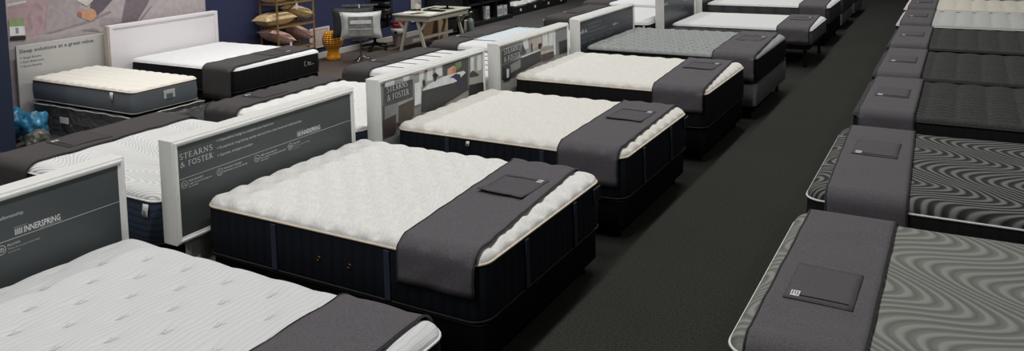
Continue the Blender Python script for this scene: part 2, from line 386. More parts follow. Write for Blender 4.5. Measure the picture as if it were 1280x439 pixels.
H2Q=[
 ('paleb',[(0.087, 1.022), (0.488, 1.021), (0.472, 0.754), (0.07, 0.744)]),
 ('white',[(0.1, 1.02), (0.217, 1.017), (0.213, 0.962), (0.097, 0.971)]),
 ('white',[(0.338, 1.019), (0.42, 1.015), (0.418, 0.973), (0.335, 0.976)]),
 ('greyp',[(0.075, 0.822), (0.26, 0.811), (0.249, 0.641), (0.064, 0.647)]),
 ('brown',[(0.258, 0.781), (0.474, 0.795), (0.466, 0.652), (0.247, 0.601)]),
 ('rust',[(0.057, 0.708), (0.222, 0.719), (0.213, 0.569), (0.049, 0.571)]),
 ('paper',[(0.491, 0.927), (0.586, 0.924), (0.574, 0.732), (0.479, 0.732)]),
 ('slate',[(0.084, 0.973), (0.468, 0.968), (0.462, 0.814), (0.079, 0.816)]),
]
H3P=[
 ('pale',[(0.093, 1.045), (1.713, 1.02), (1.694, 0.659), (0.073, 0.69)]),
 ('paleb',[(0.251, 1.041), (0.512, 1.038), (0.505, 0.912), (0.245, 0.927)]),
 ('white',[(0.54, 1.031), (0.655, 1.031), (0.662, 0.901), (0.547, 0.899)]),
 ('beige',[(0.713, 1.034), (0.969, 1.028), (0.961, 0.882), (0.705, 0.88)]),
 ('white',[(0.99, 1.015), (1.115, 1.013), (1.133, 0.858), (0.994, 0.862)]),
 ('white',[(1.135, 1.014), (1.254, 1.012), (1.261, 0.843), (1.145, 0.85)]),
 ('paper',[(1.263, 1.01), (1.313, 1.009), (1.314, 0.722), (1.262, 0.728)]),
 ('greyp',[(1.319, 1.008), (1.695, 1.007), (1.696, 0.697), (1.313, 0.715)]),
 ('dark',[(1.394, 0.859), (1.634, 0.857), (1.644, 0.706), (1.403, 0.707)]),
 ('ink',[(1.423, 0.764), (1.672, 0.763), (1.679, 0.7), (1.42, 0.707)]),
 ('dark',[(0.08, 0.808), (0.928, 0.837), (0.943, 0.711), (0.492, 0.679), (0.072, 0.664)]),
 ('greyp',[(0.251, 0.791), (0.471, 0.814), (0.467, 0.725), (0.246, 0.704)]),
 ('paper',[(0.487, 0.839), (0.928, 0.847), (0.931, 0.832), (0.494, 0.823)]),
 ('slate',[(0.469, 0.863), (0.523, 0.972), (0.608, 0.865), (0.544, 0.85)]),
 ('dark',[(0.714, 0.946), (0.744, 0.945), (0.745, 0.857), (0.716, 0.858)]),
 ('ink',[(0.88, 0.912), (0.972, 0.912), (0.944, 0.849), (0.898, 0.856)]),
 ('peach',[(0.929, 0.855), (0.983, 0.886), (1.012, 0.845)]),
 ('beige',[(0.942, 0.816), (1.266, 0.808), (1.264, 0.775), (0.94, 0.781)]),
 ('brown',[(0.955, 0.774), (1.257, 0.769), (1.254, 0.702), (1.092, 0.7), (0.952, 0.71)]),
 ('ink',[(0.104, 0.777), (0.25, 0.778), (0.248, 0.643), (0.105, 0.644)]),
 ('paper',[(0.164, 0.76), (0.214, 0.76), (0.212, 0.67), (0.164, 0.666)]),
 ('rust',[(0.258, 0.692), (0.368, 0.702), (0.374, 0.666), (0.265, 0.66)]),
 ('slate',[(0.084, 0.976), (0.466, 0.969), (0.466, 0.859), (0.081, 0.819)]),
]
POSTER=[
 ('mauve',[(1.017, 2.231), (3.757, 2.119), (3.581, -0.49), (0.936, 0.144)]),
 ('blush',[(0.981, 1.471), (1.19, 1.49), (1.362, 1.596), (1.457, 1.587), (1.428, 1.348), (1.386, 1.092), (1.161, 1.072), (0.951, 1.056)]),
 ('cream',[(0.978, 1.495), (1.192, 1.513), (1.195, 1.489), (0.978, 1.462)]),
 ('blushd',[(1.194, 1.376), (1.227, 1.348), (1.25, 1.178), (1.213, 1.159), (1.197, 1.257)]),
 ('blushd',[(1.268, 1.439), (1.318, 1.481), (1.384, 1.401), (1.392, 1.352), (1.336, 1.395)]),
 ('blushd',[(1.316, 1.289), (1.354, 1.321), (1.372, 1.234), (1.331, 1.167)]),
 ('greymauve',[(1.46, 1.635), (1.859, 1.598), (1.841, 1.349), (2.048, 1.286), (1.881, 1.167), (1.379, 1.093), (1.428, 1.348)]),
 ('greymauve',[(2.096, 1.191), (2.428, 1.149), (2.368, 1.104), (2.212, 1.085), (2.089, 1.089)]),
 ('fold',[(1.379, 1.093), (1.881, 1.172), (2.225, 1.265), (2.265, 1.248), (1.906, 1.151), (1.47, 1.087)]),
 ('fold',[(1.809, 1.076), (2.006, 1.069), (2.072, 1.039), (2.07, 1.019)]),
 ('lilac',[(2.48, 1.062), (2.839, 1.288), (2.958, 1.44), (3.71, 1.425), (3.687, 1.077), (2.657, 1.066)]),
 ('fold',[(2.628, 1.083), (2.822, 1.263), (2.868, 1.271), (2.673, 1.085)]),
 ('trouser',[(2.029, 1.582), (2.314, 1.555), (2.276, 1.403), (2.129, 1.277), (2.055, 1.227), (1.971, 1.334)]),
 ('trouser2',[(2.513, 1.537), (2.9, 1.5), (2.795, 1.32), (2.614, 1.085), (2.382, 1.096)]),
 ('cream',[(1.794, 1.604), (2.042, 1.581), (2.009, 1.418), (1.926, 1.364), (1.809, 1.44)]),
 ('skin',[(1.796, 1.294), (1.838, 1.304), (1.917, 1.314), (1.984, 1.327), (2.033, 1.296), (2.05, 1.227), (2.014, 1.181), (1.965, 1.166), (1.896, 1.201), (1.846, 1.227), (1.803, 1.253)]),
 ('skind',[(1.796, 1.294), (1.838, 1.299), (1.856, 1.266), (1.846, 1.227), (1.803, 1.253)]),
 ('leafg',[(0.979, 1.32), (1.15, 1.306), (1.15, 1.216), (0.979, 1.232)]),
 ('paper',[(0.979, 1.232), (1.15, 1.216), (1.152, 1.109), (0.978, 1.122)]),
 ('ink',[(0.972, 1.1), (1.004, 1.114), (1.154, 1.101), (1.155, 1.054), (0.979, 1.066)]),
 ('fold',[(1.045, 1.206), (1.079, 1.206), (1.079, 1.143), (1.047, 1.14)]),
]
# ------------------------------------------------------------------ mattresses
def rr_outline(L, W, r, inset=0.0, n=6):
    """rounded rectangle, counter-clockwise, from x 0..L and y 0..W"""
    r = max(r-inset, .01); P = []
    for cx, cy, a0 in ((L-inset-r, inset+r, -90), (L-inset-r, W-inset-r, 0), (inset+r, W-inset-r, 90), (inset+r, inset+r, 180)):
        P += [(cx+r*math.cos(math.radians(a0+90*i/n)), cy+r*math.sin(math.radians(a0+90*i/n))) for i in range(n+1)]
    return P
def dense_outline(L, W, r, inset, step):
    P = rr_outline(L, W, r, inset); Q = []
    for a, b in zip(P, P[1:]+P[:1]):
        d = math.hypot(b[0]-a[0], b[1]-a[1]); n = max(1, int(d/step))
        Q += [(a[0]+(b[0]-a[0])*i/n, a[1]+(b[1]-a[1])*i/n) for i in range(n)]
    return Q
def gauss_tufts(x, y, sx, sy, g1, g2, depth, stag=True):
    j = round(y/sy); t = 0
    for jj in (j-1, j, j+1):
        o = .5*sx if (stag and jj % 2) else 0
        i = round((x-o)/sx); dx = x-o-i*sx; dy = y-jj*sy
        t += depth*math.exp(-(dx*dx/(2*g1*g1)+dy*dy/(2*g2*g2)))
    return -t
def tuft_fn(style):
    if style == 'pin': return lambda x, y: gauss_tufts(x+.06, y+.03, .30, .15, .028, .04, .015)+.004*math.sin(9*x+2*math.sin(5*y))
    if style == 'plump': return lambda x, y: gauss_tufts(x+.03, y, .20, .105, .036, .031, .021)
    if style == 'soft': return lambda x, y: gauss_tufts(x+.03, y, .24, .12, .045, .037, .010)
    if style == 'grey': return lambda x, y: gauss_tufts(x, y+.02, .17, .075, .036, .013, .024)+.005*math.sin(40*x+14*y)
    if style == 'rows': return lambda x, y: .040*(abs(math.sin(PI*y/.105))**.65)*(.40+.60*abs(math.sin(PI*x/.215))**.5)-.040+gauss_tufts(x, y+.0525, .215, .105, .012, .016, .008, False)
    if style == 'cells': return lambda x, y: .014*(abs(math.sin(PI*y/.145))**.5)*(.75+.25*abs(math.sin(PI*x/.145)))-.014
    if style in ('pin', 'grey'):
        m = MB(); sx, sy, ox, oy = (.30, .15, .06, .03) if style == 'pin' else (.17, .075, 0, .02)
        for j in range(int(W/sy)+2):
            for i in range(int(L/sx)+2):
                cx, cy = i*sx+(.5*sx if j % 2 else 0)-ox, j*sy-oy
                if not (.10 < cx < L-.10 and .08 < cy < W-.08): continue
                if style == 'pin':
                    for q, dx in enumerate((-.010, 0, .010)):
                        pts = [(cx+dx+.012*(t-.5)*(q-1), cy+(t-.5)*.045+.006*q) for t in (0, .5, 1)]
                        m.tube([(a, c, T+H(a, c)+.0005) for a, c in pts], .0012, 4)
                else:
                    pts = [(cx+(t-.5)*.085, cy+.012*math.sin(t*PI)-(t-.5)*.02) for t in (0, .25, .5, .75, 1)]
                    m.tube([(a, c, T+H(a, c)+.0015) for a, c in pts], .0035, 4)
        m.build('stitch_or_crease_shade', 'stitch_grey' if style == 'pin' else 'crease_shade_dark', root)['kind'] = 'stuff'
    if style == 'slats': return lambda x, y: -.012*math.exp(-((((y+.13) % .26)-.13)/.008)**2)
    if style == 'swirl': return lambda x, y: .004*math.sin(7*x+3*math.sin(8*y))
    return lambda x, y: .002*math.sin(5*x)*math.sin(4*y)
class Bed: pass
def mattress(loc, rz, L, W, T, crown, style, top, border, piping, label, cat='mattress', group=None, step=.03, scallop=0.0, pitch=.17,
             straps=None, vents=None, patch=None, law=None, gusset=None, r=.10, e=.085, foot_mark=None, seam=None):
    root = tag(empty('mattress', loc, rz), label, cat, group)
    tf = tuft_fn(style)
    def base_h(x, y):
        qx = abs(x-L/2)-(L/2-r); qy = abs(y-W/2)-(W/2-r)
        sd = math.hypot(max(qx, 0), max(qy, 0))+min(max(qx, qy), 0)-r; d = max(0, -sd)
        t = min(1, d/e); h = crown*math.sqrt(max(0, 1-(1-t)**2))
        if scallop:
            s = x if (min(y, W-y) < min(x, L-x)) else y
            h -= scallop*(1-abs(math.sin(PI*s/pitch))**.7)*math.exp(-((d-.03)/.05)**2)*min(1, d/.02)
        return h, d
    def H(x, y, tuft=True):
        h, d = base_h(x, y)
        if tuft: h += tf(x, y)*min(1, max(0, (d-.01)/.07))
        return h
    # side border
    mb = MB(); lv = [(0, .022), (.012, .006), (.03, 0), (T*.5, -.007), (T-.03, 0), (T-.012, .004), (T-.002, .012)]
    loops = []
    for z, ins in lv: loops.append([(x, y, z) for x, y in dense_outline(L, W, r, ins, .12)])
    n0 = len(loops[0]); loops = [l if len(l) == n0 else None for l in loops]
    if None in loops:
        base = dense_outline(L, W, r, 0, .12); loops = []
        for z, ins in lv:
            sx_, sy_ = (L-2*ins)/L, (W-2*ins)/W
            loops.append([(L/2+(x-L/2)*sx_, W/2+(y-W/2)*sy_, z) for x, y in base])
    n = len(loops[0]); vs = [p for l in loops for p in l]
    fs = [(i*n+k, i*n+(k+1) % n, (i+1)*n+(k+1) % n, (i+1)*n+k) for i in range(len(lv)-1) for k in range(n)]+[list(range(n))[::-1], [(len(lv)-1)*n+k for k in range(n)]]
    mb.add(vs, fs); mb.build('border', border, root, True, 50)
    # top panel
    def ticks(Ln):
        e_ = [0, .004, .012, .024, .04, .06, .085]; m = max(2, int((Ln-.17)/step)); c = [.085+(Ln-.17)*i/m for i in range(1, m)]
        return e_+c+[Ln-q for q in e_[::-1]]
    def corner(x, y):
        a = max(0, abs(x-L/2)-(L/2-r))/r; c = max(0, abs(y-W/2)-(W/2-r))/r
        if a > 0 and c > 0:
            k = max(a, c)/math.hypot(a, c); a *= k; c *= k
            x = L/2+math.copysign(L/2-r+a*r, x-L/2); y = W/2+math.copysign(W/2-r+c*r, y-W/2)
        return x, y
    rows = []
    for x in ticks(L):
        row = []
        for y in ticks(W):
            X, Y = corner(x, y); row.append((X, Y, T+H(X, Y)))
        rows.append(row)
    MB().grid(rows).build('top_panel', top, root, True)
    # piping round the upper and lower edge
    MB().tube([(x, y, T+.001) for x, y in dense_outline(L, W, r, -.001, .2)], .0065, 6, True).build('piping', piping, root, True)
    MB().tube([(x, y, .012) for x, y in dense_outline(L, W, r, -.001, .2)], .006, 6, True).build('piping', 'black_piping' if border not in ('denim_border', 'white_border') else 'grey_piping', root, True)
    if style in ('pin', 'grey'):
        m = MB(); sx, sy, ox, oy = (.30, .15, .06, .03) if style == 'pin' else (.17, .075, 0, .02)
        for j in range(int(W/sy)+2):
            for i in range(int(L/sx)+2):
                cx, cy = i*sx+(.5*sx if j % 2 else 0)-ox, j*sy-oy
                if not (.10 < cx < L-.10 and .08 < cy < W-.08): continue
                if style == 'pin':
                    for q, dx in enumerate((-.010, 0, .010)):
                        pts = [(cx+dx+.012*(t-.5)*(q-1), cy+(t-.5)*.045+.006*q) for t in (0, .5, 1)]
                        m.tube([(a, c, T+H(a, c)+.0005) for a, c in pts], .0012, 4)
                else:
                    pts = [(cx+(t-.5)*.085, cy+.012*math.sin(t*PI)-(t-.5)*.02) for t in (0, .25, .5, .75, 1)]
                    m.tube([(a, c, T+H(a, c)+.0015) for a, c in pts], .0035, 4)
        m.build('stitch_or_crease_shade', 'stitch_grey' if style == 'pin' else 'crease_shade_dark', root)['kind'] = 'stuff'  # pin: thread stitches; grey: crease shade painted as dark dashes
    if style == 'slats':
        for k in range(1, 6):
            yy = W*k/6; MB().tube([(.04+(L-.08)*i/20, yy, T+H(.04+(L-.08)*i/20, yy)) for i in range(21)], .0055, 5).build('top_seam', 'black_cord', root, True)
    if seam:
        for zz in seam: MB().tube([(x, y, zz) for x, y in dense_outline(L, W, r, -.004, .2)], .005, 6, True).build('seam_cord', 'grey_piping', root, True)
    if gusset: MB().tube([(x, y, T-gusset) for x, y in dense_outline(L, W, r, -.004, .2)], .006, 6, True).build('seam_cord', 'white_piping', root, True)
    # straps on the sides
    if straps:
        for fx in straps:
            for y in (-.012, W+.012): MB().box(fx*L-.019, fx*L+.019, y-.004, y+.004, .02, T-.012, None, .003).build('strap', 'denim_strap', root)
        for fy in straps: MB().box(L+.008, L+.016, fy*W-.019, fy*W+.019, .02, T-.012, None, .003).build('strap', 'denim_strap', root)
    if vents:
        for fx in vents:
            m = MB(); c = [(fx*L+.012*math.cos(2*PI*k/14), -.010, T*.5+.012*math.sin(2*PI*k/14)) for k in range(14)]
            m.tube(c, .0032, 6, True).build('air_vent', 'bronze', root, True)
    if patch:
        m = MB(); y1 = W*patch; m.box(L+.006, L+.012, y1-.055, y1+.055, T-.11, T-.02, 'border_patch_a' if False else 'black_piping', .003)
        pt = m.build('label_patch', None, root)
        q = MB()
        for a, b_ in (((y1-.05, T-.105), (y1+.05, T-.105)), ((y1+.05, T-.105), (y1+.05, T-.025)), ((y1+.05, T-.025), (y1-.05, T-.025)), ((y1-.05, T-.025), (y1-.05, T-.105))):
            q.tube([(L+.013, a[0], a[1]), (L+.013, b_[0], b_[1])], .0025, 5)
        q.build('stitching', 'denim_strap', pt)
    if law:
        fx, side, mat = law
        y = -.014 if side == 'near' else W+.014
        m = MB(); w, h = (.055, .085) if law[2] == 0 else (.03, .04); zt = T-.015
        prof = [(0, zt), (-.006 if side == 'near' else .006, zt-h*.35), (-.012 if side == 'near' else .012, zt-h*.7), (-.008 if side == 'near' else .008, zt-h)]
        m.grid([[(fx*L-w/2+w*k/3, y+p[0], p[1]) for k in range(4)] for p in prof])
        o = solid(m.build('care_tag', 'tag_white', root, True), .002)
        q = MB()
        for k in range(3): q.box(fx*L-w*.32, fx*L+w*.32, y-.0165 if side == 'near' else y+.0135, y-.0135 if side == 'near' else y+.0165, zt-h*.5-h*.13*k, zt-h*.5+.003-h*.13*k)
        q.build('tag_print', 'print_slate', o)
    if foot_mark:
        y, z, s = foot_mark; m = MB()
        ring(m, y, z, s, s*.3, lambda u, v, d=0: (L+.011, u, v), 'print_ink'); stroke(m, [(y, z-s*.6), (y, z+s*.6)], s*.35, lambda u, v, d=0: (L+.012, u, v), 'print_ink')
        m.build('emblem', None, root)
    B = Bed(); B.root = root; B.L, B.W, B.T = L, W, T; B.H = lambda x, y: T+H(x, y, False); B.loc, B.rz = loc, rz; B.Hf = lambda x, y: T+H(x, y); B.H0 = lambda x, y: base_h(x, y)[0]; B.e = e
    return B
def runner(B, xa, xb, drop0, drop1, label, group='charcoal runners across the mattress feet', sk=0.0, yc=.63, pocket=True, cloth='charcoal', lip=.0, drop_pocket=False, step=.03, ripple=.004):
    """charcoal cloth laid across the foot of a mattress, hanging down on both sides"""
    root = tag(empty('mattress_runner', B.loc, B.rz), label, 'bed runner', group)
    W, T = B.W, B.T; g = .016
    def skx(y): return sk*(min(max(y, 0), W)/W if B.rz else 1-min(max(y, 0), W)/W)
    def path(x00, lift):
        x = x00+sk*.5
        X = lambda y: min(x00+skx(y), B.L-.02)
        P = []; rp = lambda s: ripple*math.sin(23*x+s)
        def side(sgn, y0, drop):
            return [(X(y0)+.006*math.sin(3*k), y0+sgn*(g+lift+rp(k)*min(1, k/2)+.010*(k/4)), T-.015-(drop-.015)*k/4) for k in range(4, -1, -1)]
        P += side(-1, 0, drop0)
        off = .014+lift; e = B.e
        def cap_(sgn):
            Q = []
            for a in (0, 14, 28, 42, 56, 70, 82):
                th = math.radians(a); d = e*(1-math.cos(th)); y = d if sgn < 0 else W-d
                Q.append((X(y), y+sgn*off*math.cos(th), T+B.H0(X(y), y)+off*math.sin(th)))
            return Q if sgn < 0 else Q[::-1]
        P += cap_(-1)
        for i in range(33):
            y = e+.012+(W-2*e-.024)*i/32
            P.append((X(y), y, max(max(B.Hf(X(y)+o, y), B.H(X(y)+o, y)-.004) for o in (-.012, 0, .012))+.010+lift+.0012*math.sin(17*y+9*x)))
        P += cap_(1)
        P += side(1, W, drop1)[::-1]
        return P
    n = max(4, int((xb-xa)/step)); rows = [path(xa+(xb-xa)*i/n, 0) for i in range(n+1)]
    solid(MB().grid(rows).build('cloth', cloth+'_cloth', root, True), .005)
    for x in (xa+.006, xb-.006): MB().tube(path(x, .005), .004, 6).build('edge_cord', 'black_cord', root, True)
    def patch(x0, x1, y0, y1, lift0, name, lipy):
        rows = []
        for i in range(9):
            x = x0+(x1-x0)*i/8; row = []
            for j in range(9):
                y = y0+(y1-y0)*j/8
                z = max(B.Hf(x, y), B.H(x, y)-.004)+.0148+lift0
                if lipy: z += lip*max(0, 1-abs(j-(0 if lipy < 0 else 8))/2.5)*(1-.5*i/8)
                row.append((x, y, z))
            rows.append(row)
        return solid(MB().grid(rows).build(name, cloth+'_flap', root, True), .005)
    if pocket:
        w = xb-xa; x0, x1 = xa+.19*w+skx(W*yc), xa+.83*w+skx(W*yc); yc = W*yc
        pk = patch(x0, x1, yc-.18, yc+.18, .001, 'pocket', -1)
        MB().tube([(x, y, max(B.Hf(x, y), B.H(x, y)-.004)+.0222) for x, y in [(x0+.02+(x1-x0-.04)*i/5, yc+.145) for i in range(6)]], .003, 5).build('stitching', 'black_cord', pk)
        tx, ty = x1-.04, yc+.135; tz = max(B.Hf(tx, ty), B.H(tx, ty)-.004)+.0222
        tg = MB().box(tx-.020, tx+.016, ty-.024, ty+.024, tz, tz+.003, None, .001).build('tag', 'tag_white', root)
        q = MB()
        for k in range(3): q.box(tx-.014+.010*k, tx-.009+.010*k, ty-.018, ty+.018-.010*(k % 2), tz+.003, tz+.0036)
        q.build('tag_print', 'print_slate', tg)
    if drop_pocket:
        yy = W+g+.012; x0, x1 = xa+.12, xb-.13
        m = MB().grid([[(x0+(x1-x0)*i/5, yy+.004*k/3, T-.05-.15*k/3) for i in range(6)] for k in range(4)])
        solid(m.build('pocket', 'charcoal_flap', root, True), .006)
    return root
def base_box(loc, rz, L, W, z0, z1, mat, label, cat='bed base', legs=True, inset=.02, piping=None, leg_r=.025, group=None, split=False):
    """foundation under a mattress with feet"""
    root = tag(empty('bed_base', (loc[0], loc[1], 0), rz), label, cat, group)
    mb = MB(); lv = [(z0, .015), (z0+.012, .002), (z1-.015, 0), (z1-.003, .010)]
    base = dense_outline(L-2*inset, W-2*inset, .06, 0, .2); n = len(base); vs = []
    for z, ins in lv:
        sx_, sy_ = 1-2*ins/L, 1-2*ins/W; vs += [(L/2+(x+inset-L/2)*sx_, W/2+(y+inset-W/2)*sy_, z) for x, y in base]
    fs = [(i*n+k, i*n+(k+1) % n, (i+1)*n+(k+1) % n, (i+1)*n+k) for i in range(len(lv)-1) for k in range(n)]+[list(range(n))[::-1], [(len(lv)-1)*n+k for k in range(n)]]
    mb.add(vs, fs).build('foundation', mat, root, True, 50)
    if piping: MB().tube([(x+inset, y+inset, z1-.012) for x, y in dense_outline(L-2*inset, W-2*inset, .06, -.002, .2)], .005, 6, True).build('piping', piping, root, True)
    if split:
        for y in (inset-.003, W-inset+.003): MB().box(L*.5-.004, L*.5+.004, y-.002, y+.002, z0+.01, z1-.01).build('split_seam', 'black_piping', root)
    if legs:
        for fx in (.10, L/2, L-.10):
            for fy in (.12, W-.12):
                m = MB(); m.lathe([(leg_r*.8, 0), (leg_r, .01), (leg_r, .03), (leg_r*.75, .035), (leg_r*.8, z0+.004)], 14, (fx, fy, 0)); m.build('leg', 'steel_black', root, True, 40)
    return root

# ------------------------------------------------------------------ headboards with signs
def headboard(y0, Wd, kind, label, x=-.03, depth=.135, z0=.40, z1=1.05):
    root = tag(empty('headboard', (x, y0, 0)), label, 'headboard', 'white framed headboard signs between the beds')
    fw = .042
    fr = MB()
    fr.box(-depth, -.012, 0, fw, z0, z1, 'frame_white', .004); fr.box(-depth, -.012, Wd-fw, Wd, z0, z1, 'frame_white', .004)
    fr.box(-depth, -.012, fw-.002, Wd-fw+.002, z1-fw, z1, 'frame_white', .004); fr.box(-depth, -.012, fw-.002, Wd-fw+.002, z0, z0+fw, 'frame_white', .004)
    f = fr.build('frame', ['frame_white'], root)
    md = MB(); w2 = .014; a = .014
    for (b0, b1, c0, c1) in ((a, a+w2, z0+a, z1-a), (Wd-a-w2, Wd-a, z0+a, z1-a), (a+w2-.001, Wd-a-w2+.001, z1-a-w2, z1-a), (a+w2-.001, Wd-a-w2+.001, z0+a, z0+a+w2)): md.box(-.014, 0, b0, b1, c0, c1, None, .003)
    md.build('moulding', 'frame_white', f)
    MB().box(-depth+.02, -.07, fw-.003, Wd-fw+.003, z0+fw-.003, z1-fw+.003).build('back_board', 'frame_edge', root)
    pm = {'text': 'slate', 'text_small': 'slate_dark', 'throw': 'print_pale', 'bench': 'print_pale'}[kind]
    sp = MB().box(-.069, -.016, fw-.004, Wd-fw+.004, z0+fw-.004, z1-fw+.004).build('sign_panel', pm, root)
    for yy in (.16, Wd-.16): MB().box(-depth+.03, -.05, yy-.035, yy+.035, 0, z0+.01, None, .004).build('leg', 'frame_edge', root)
    MB().box(-depth+.045, -depth+.065, .195, Wd-.195, .05, z0+.005, None).build('lower_board', 'frame_edge', root)
    cnt = [0]
    def place(u, z, d=0.0): return (-.0155+d, u, z)
    def layer(k): return lambda u, z, d=0.0: (-.0155+.0004*k, u, z)
    if kind == 'text':
        m = MB(); P = layer(0); wt = 'print_white'; sf = 'print_soft'
        put_serif(m, 'STEARNS', .053, .301, .922, .034, P, wt); m.build('lettering', None, sp)
        m = MB(); put_serif(m, '& FOSTER', .055, .300, .870, .034, P, wt); put_serif(m, "'", .304, .312, .872, .03, P, wt); m.build('lettering', None, sp)
        for zz, t, u1 in ((.960, 'Unparalleled design to complete your bedroom', .816), (.912, 'Exceptional, long-lasting quality derived from time-honored craftsmanship', 1.082), (.864, 'Supreme, indulgent comfort', .627)):
            m = MB(); poly(m, [(.337, zz+.004), (.345, zz+.004), (.345, zz+.011), (.337, zz+.011)], P, sf); put_text(m, t, .356, u1, zz, .0165, P, sf, .008); m.build('lettering', None, sp)
        MB().box(-.0158, -.0152, .046, Wd-.03, .7985, .8015).build('rule_line', 'print_soft', sp).rotation_euler = (0, 0, 0)
        m = MB()
        for k in range(4): poly(m, [(1.075-.04+.010*k, .814), (1.042+.010*k, .814), (1.042+.010*k, .845), (1.075-.04+.010*k, .845)], P, sf)
        put_text(m, 'INNERSPRING', 1.080, 1.268, .814, .031, P, wt, .02)
        poly(m, [(1.03, .852), (1.10, .852), (1.10, .8535), (1.03, .8535)], P, sf); poly(m, [(1.16, .807), (1.278, .807), (1.278, .8085), (1.16, .8085)], P, sf)
        m.build('lettering', None, sp)
        heads = ['FREE DELIVERY', 'FINANCING AVAILABLE', None, 'PILLOWS']
        subs = [None, None, None, ('Think of it as your best sleep', 'accessory')]
        for k, u in enumerate((.078, .347, .656, .963)):
            m = MB(); c = .762; ring(m, u, c, .023, .0035, P, sf)
            if k == 0: stroke(m, [(u-.014, c-.006), (u+.003, c-.006), (u+.003, c+.008), (u-.014, c+.008), (u-.014, c-.006)], .003, P, sf); stroke(m, [(u+.003, c+.003), (u+.013, c+.001), (u+.013, c-.006), (u+.003, c-.006)], .003, P, sf); ring(m, u-.007, c-.009, .003, .003, P, sf, 8); ring(m, u+.008, c-.009, .003, .003, P, sf, 8)
            if k == 1: stroke(m, [(u-.008, c-.013), (u-.008, c+.004), (u-.002, c+.014), (u+.001, c+.003), (u+.010, c+.003), (u+.009, c-.012), (u-.008, c-.013)], .003, P, sf)
            if k == 2: stroke(m, [(u-.015, c-.002), (u-.006, c+.006), (u, c+.001), (u+.006, c-.004), (u+.015, c+.005)], .0035, P, sf); stroke(m, [(u-.012, c-.008), (u, c-.012), (u+.012, c-.006)], .003, P, sf)
            if k == 3: stroke(m, [(u-.012, c-.009), (u+.012, c-.009), (u+.014, c+.004), (u-.014, c+.004), (u-.012, c-.009)], .003, P, sf); stroke(m, [(u-.011, c+.009), (u+.011, c+.009)], .003, P, sf); stroke(m, [(u-.010, c-.003), (u+.008, c-.002)], .0025, P, sf)
            (put_bars(m, u+.032, u+.18, .769, .0115, P, sf, 40) if heads[k] is None else put_text(m, heads[k], u+.032, u+.032+(.11, .145, .15, .062)[k], .769, .0115, P, sf, .015))
            (put_text(m, subs[k][0], u+.032, u+.192, .751, .009, P, sf) if k == 3 else put_bars(m, u+.032, u+.032+(.17, .19, .235)[k], .751, .009, P, sf, k+5))
            if k == 3: put_text(m, subs[k][1], u+.032, u+.092, .735, .008, P, sf)
            elif k != 1: put_bars(m, u+.032, u+.10, .735, .008, P, sf, k+15)
            m.build('icon', None, sp)
    elif kind == 'text_small':
        m = MB(); P = layer(0); sf = 'print_dim'; wt = 'print_soft'
        put_bars(m, .06, .25, .86, .05, P, wt, 3); m.build('lettering', None, sp)
        for zz, t, u1 in ((.945, 21, .70), (.895, 22, .66), (.845, 23, .86)):
            m = MB(); put_bars(m, .30, u1, zz, .018, P, sf, t); m.build('lettering', None, sp)
        MB().box(-.0158, -.0152, .046, Wd-.05, .7985, .8015).build('rule_line', 'print_dim', sp)
        m = MB(); put_bars(m, 1.10, 1.27, .83, .04, P, wt, 9); m.build('lettering', None, sp)
        for k, u in enumerate((.09, .34, .62, .92)):
            m = MB(); ring(m, u, .735, .024, .004, P, sf); stroke(m, [(u-.012, .735), (u+.012, .735)], .004, P, sf)
            put_bars(m, u+.04, u+.17, .74, .016, P, sf, 30+k); m.build('icon', None, sp)
    else:
        pics = (H2P[:1]+[('greyp', [(.04, .45), (.62, .45), (.62, .80), (.04, .83)])]+H2P[1:]+H2Q) if kind == 'throw' else H3P
        m = MB(); lim = (fw-.002, Wd-fw+.002, z0+fw, z1-fw+.002)
        for k, (c, pts) in enumerate(pics):
            cl = [(min(max(u, lim[0]), lim[1]), min(max(z, lim[2]), lim[3])) for u, z in pts]
            poly(m, cl, layer(k), 'print_'+c)
        m.build('photo_print', None, sp)
        P = layer(40)
        for t, u0, u1, zb, cp in ((('STEARNS', .105, .385, .925, .05), ('& FOSTER', .105, .40, .853, .05)) if kind == 'throw' else (('STEARNS', .10, .44, .925, .055), ('& FOSTER', .10, .45, .845, .055))):
            m = MB(); put_serif(m, t, u0, u1, zb, cp, P, 'print_white'); m.build('lettering', None, sp)
    return root
CAMV=(1001.7503,-33.2897,0.520620,0.073194,-0.027868,(4.1244,-4.0960,2.3592))
# ------------------------------------------------------------------ the setting
structure(MB().box(-5.6, 6.6, -10.0, 18.0, -.06, 0).build('floor', 'carpet'))
structure(MB().box(-5.66, -5.5, -10.0, 18.0, 0, 5.9).build('wall_left', 'navy_wall'))
structure(MB().box(-5.5, 6.6, 18.0, 18.15, 0, 5.9).build('wall_back', 'navy_wall'))
structure(MB().box(-5.5, -5.482, 3.78, 8.9, 0, .10, None, .004).build('baseboard_left', 'trim_white'))
structure(MB().box(-5.5, -4.42, .10, .40, 0, 5.9, None, .006).build('wall_partition', 'navy_partition'))

# ------------------------------------------------------------------ beds with their heads to the signs, feet to the aisle
GA = 'mattresses in the row with feet to the aisle'
GB = 'bed bases in the row with feet to the aisle'
def bed(x, y, L, W, zb, T, z0, top, label_m, label_b, base='base_black', rz=0, base_kw=None, **kw):
    if rz: loc = (x, y+W, zb)
    else: loc = (x, y, zb)
    B = mattress(loc, rz, L, W, T, kw.pop('crown', .06), kw.pop('style', 'smooth'), top, kw.pop('border', 'black_border'), kw.pop('piping', 'white_piping'), label_m, **kw)
    if z0 is not None: base_box(loc, rz, L, W, z0, zb-.001, base, label_b, **(base_kw or {}))
    return B
A0 = bed(.03, -2.87, 2.17, 1.50, .27, .31, .10, 'white_pinstripe', 'white pinstripe mattress with black sides, nearest bed, cut off by the bottom of the photo', 'black bed base under the white pinstripe mattress',
         style='pin', scallop=.010, pitch=.28, group=GA, step=.018, seam=(.20,), crown=.055)
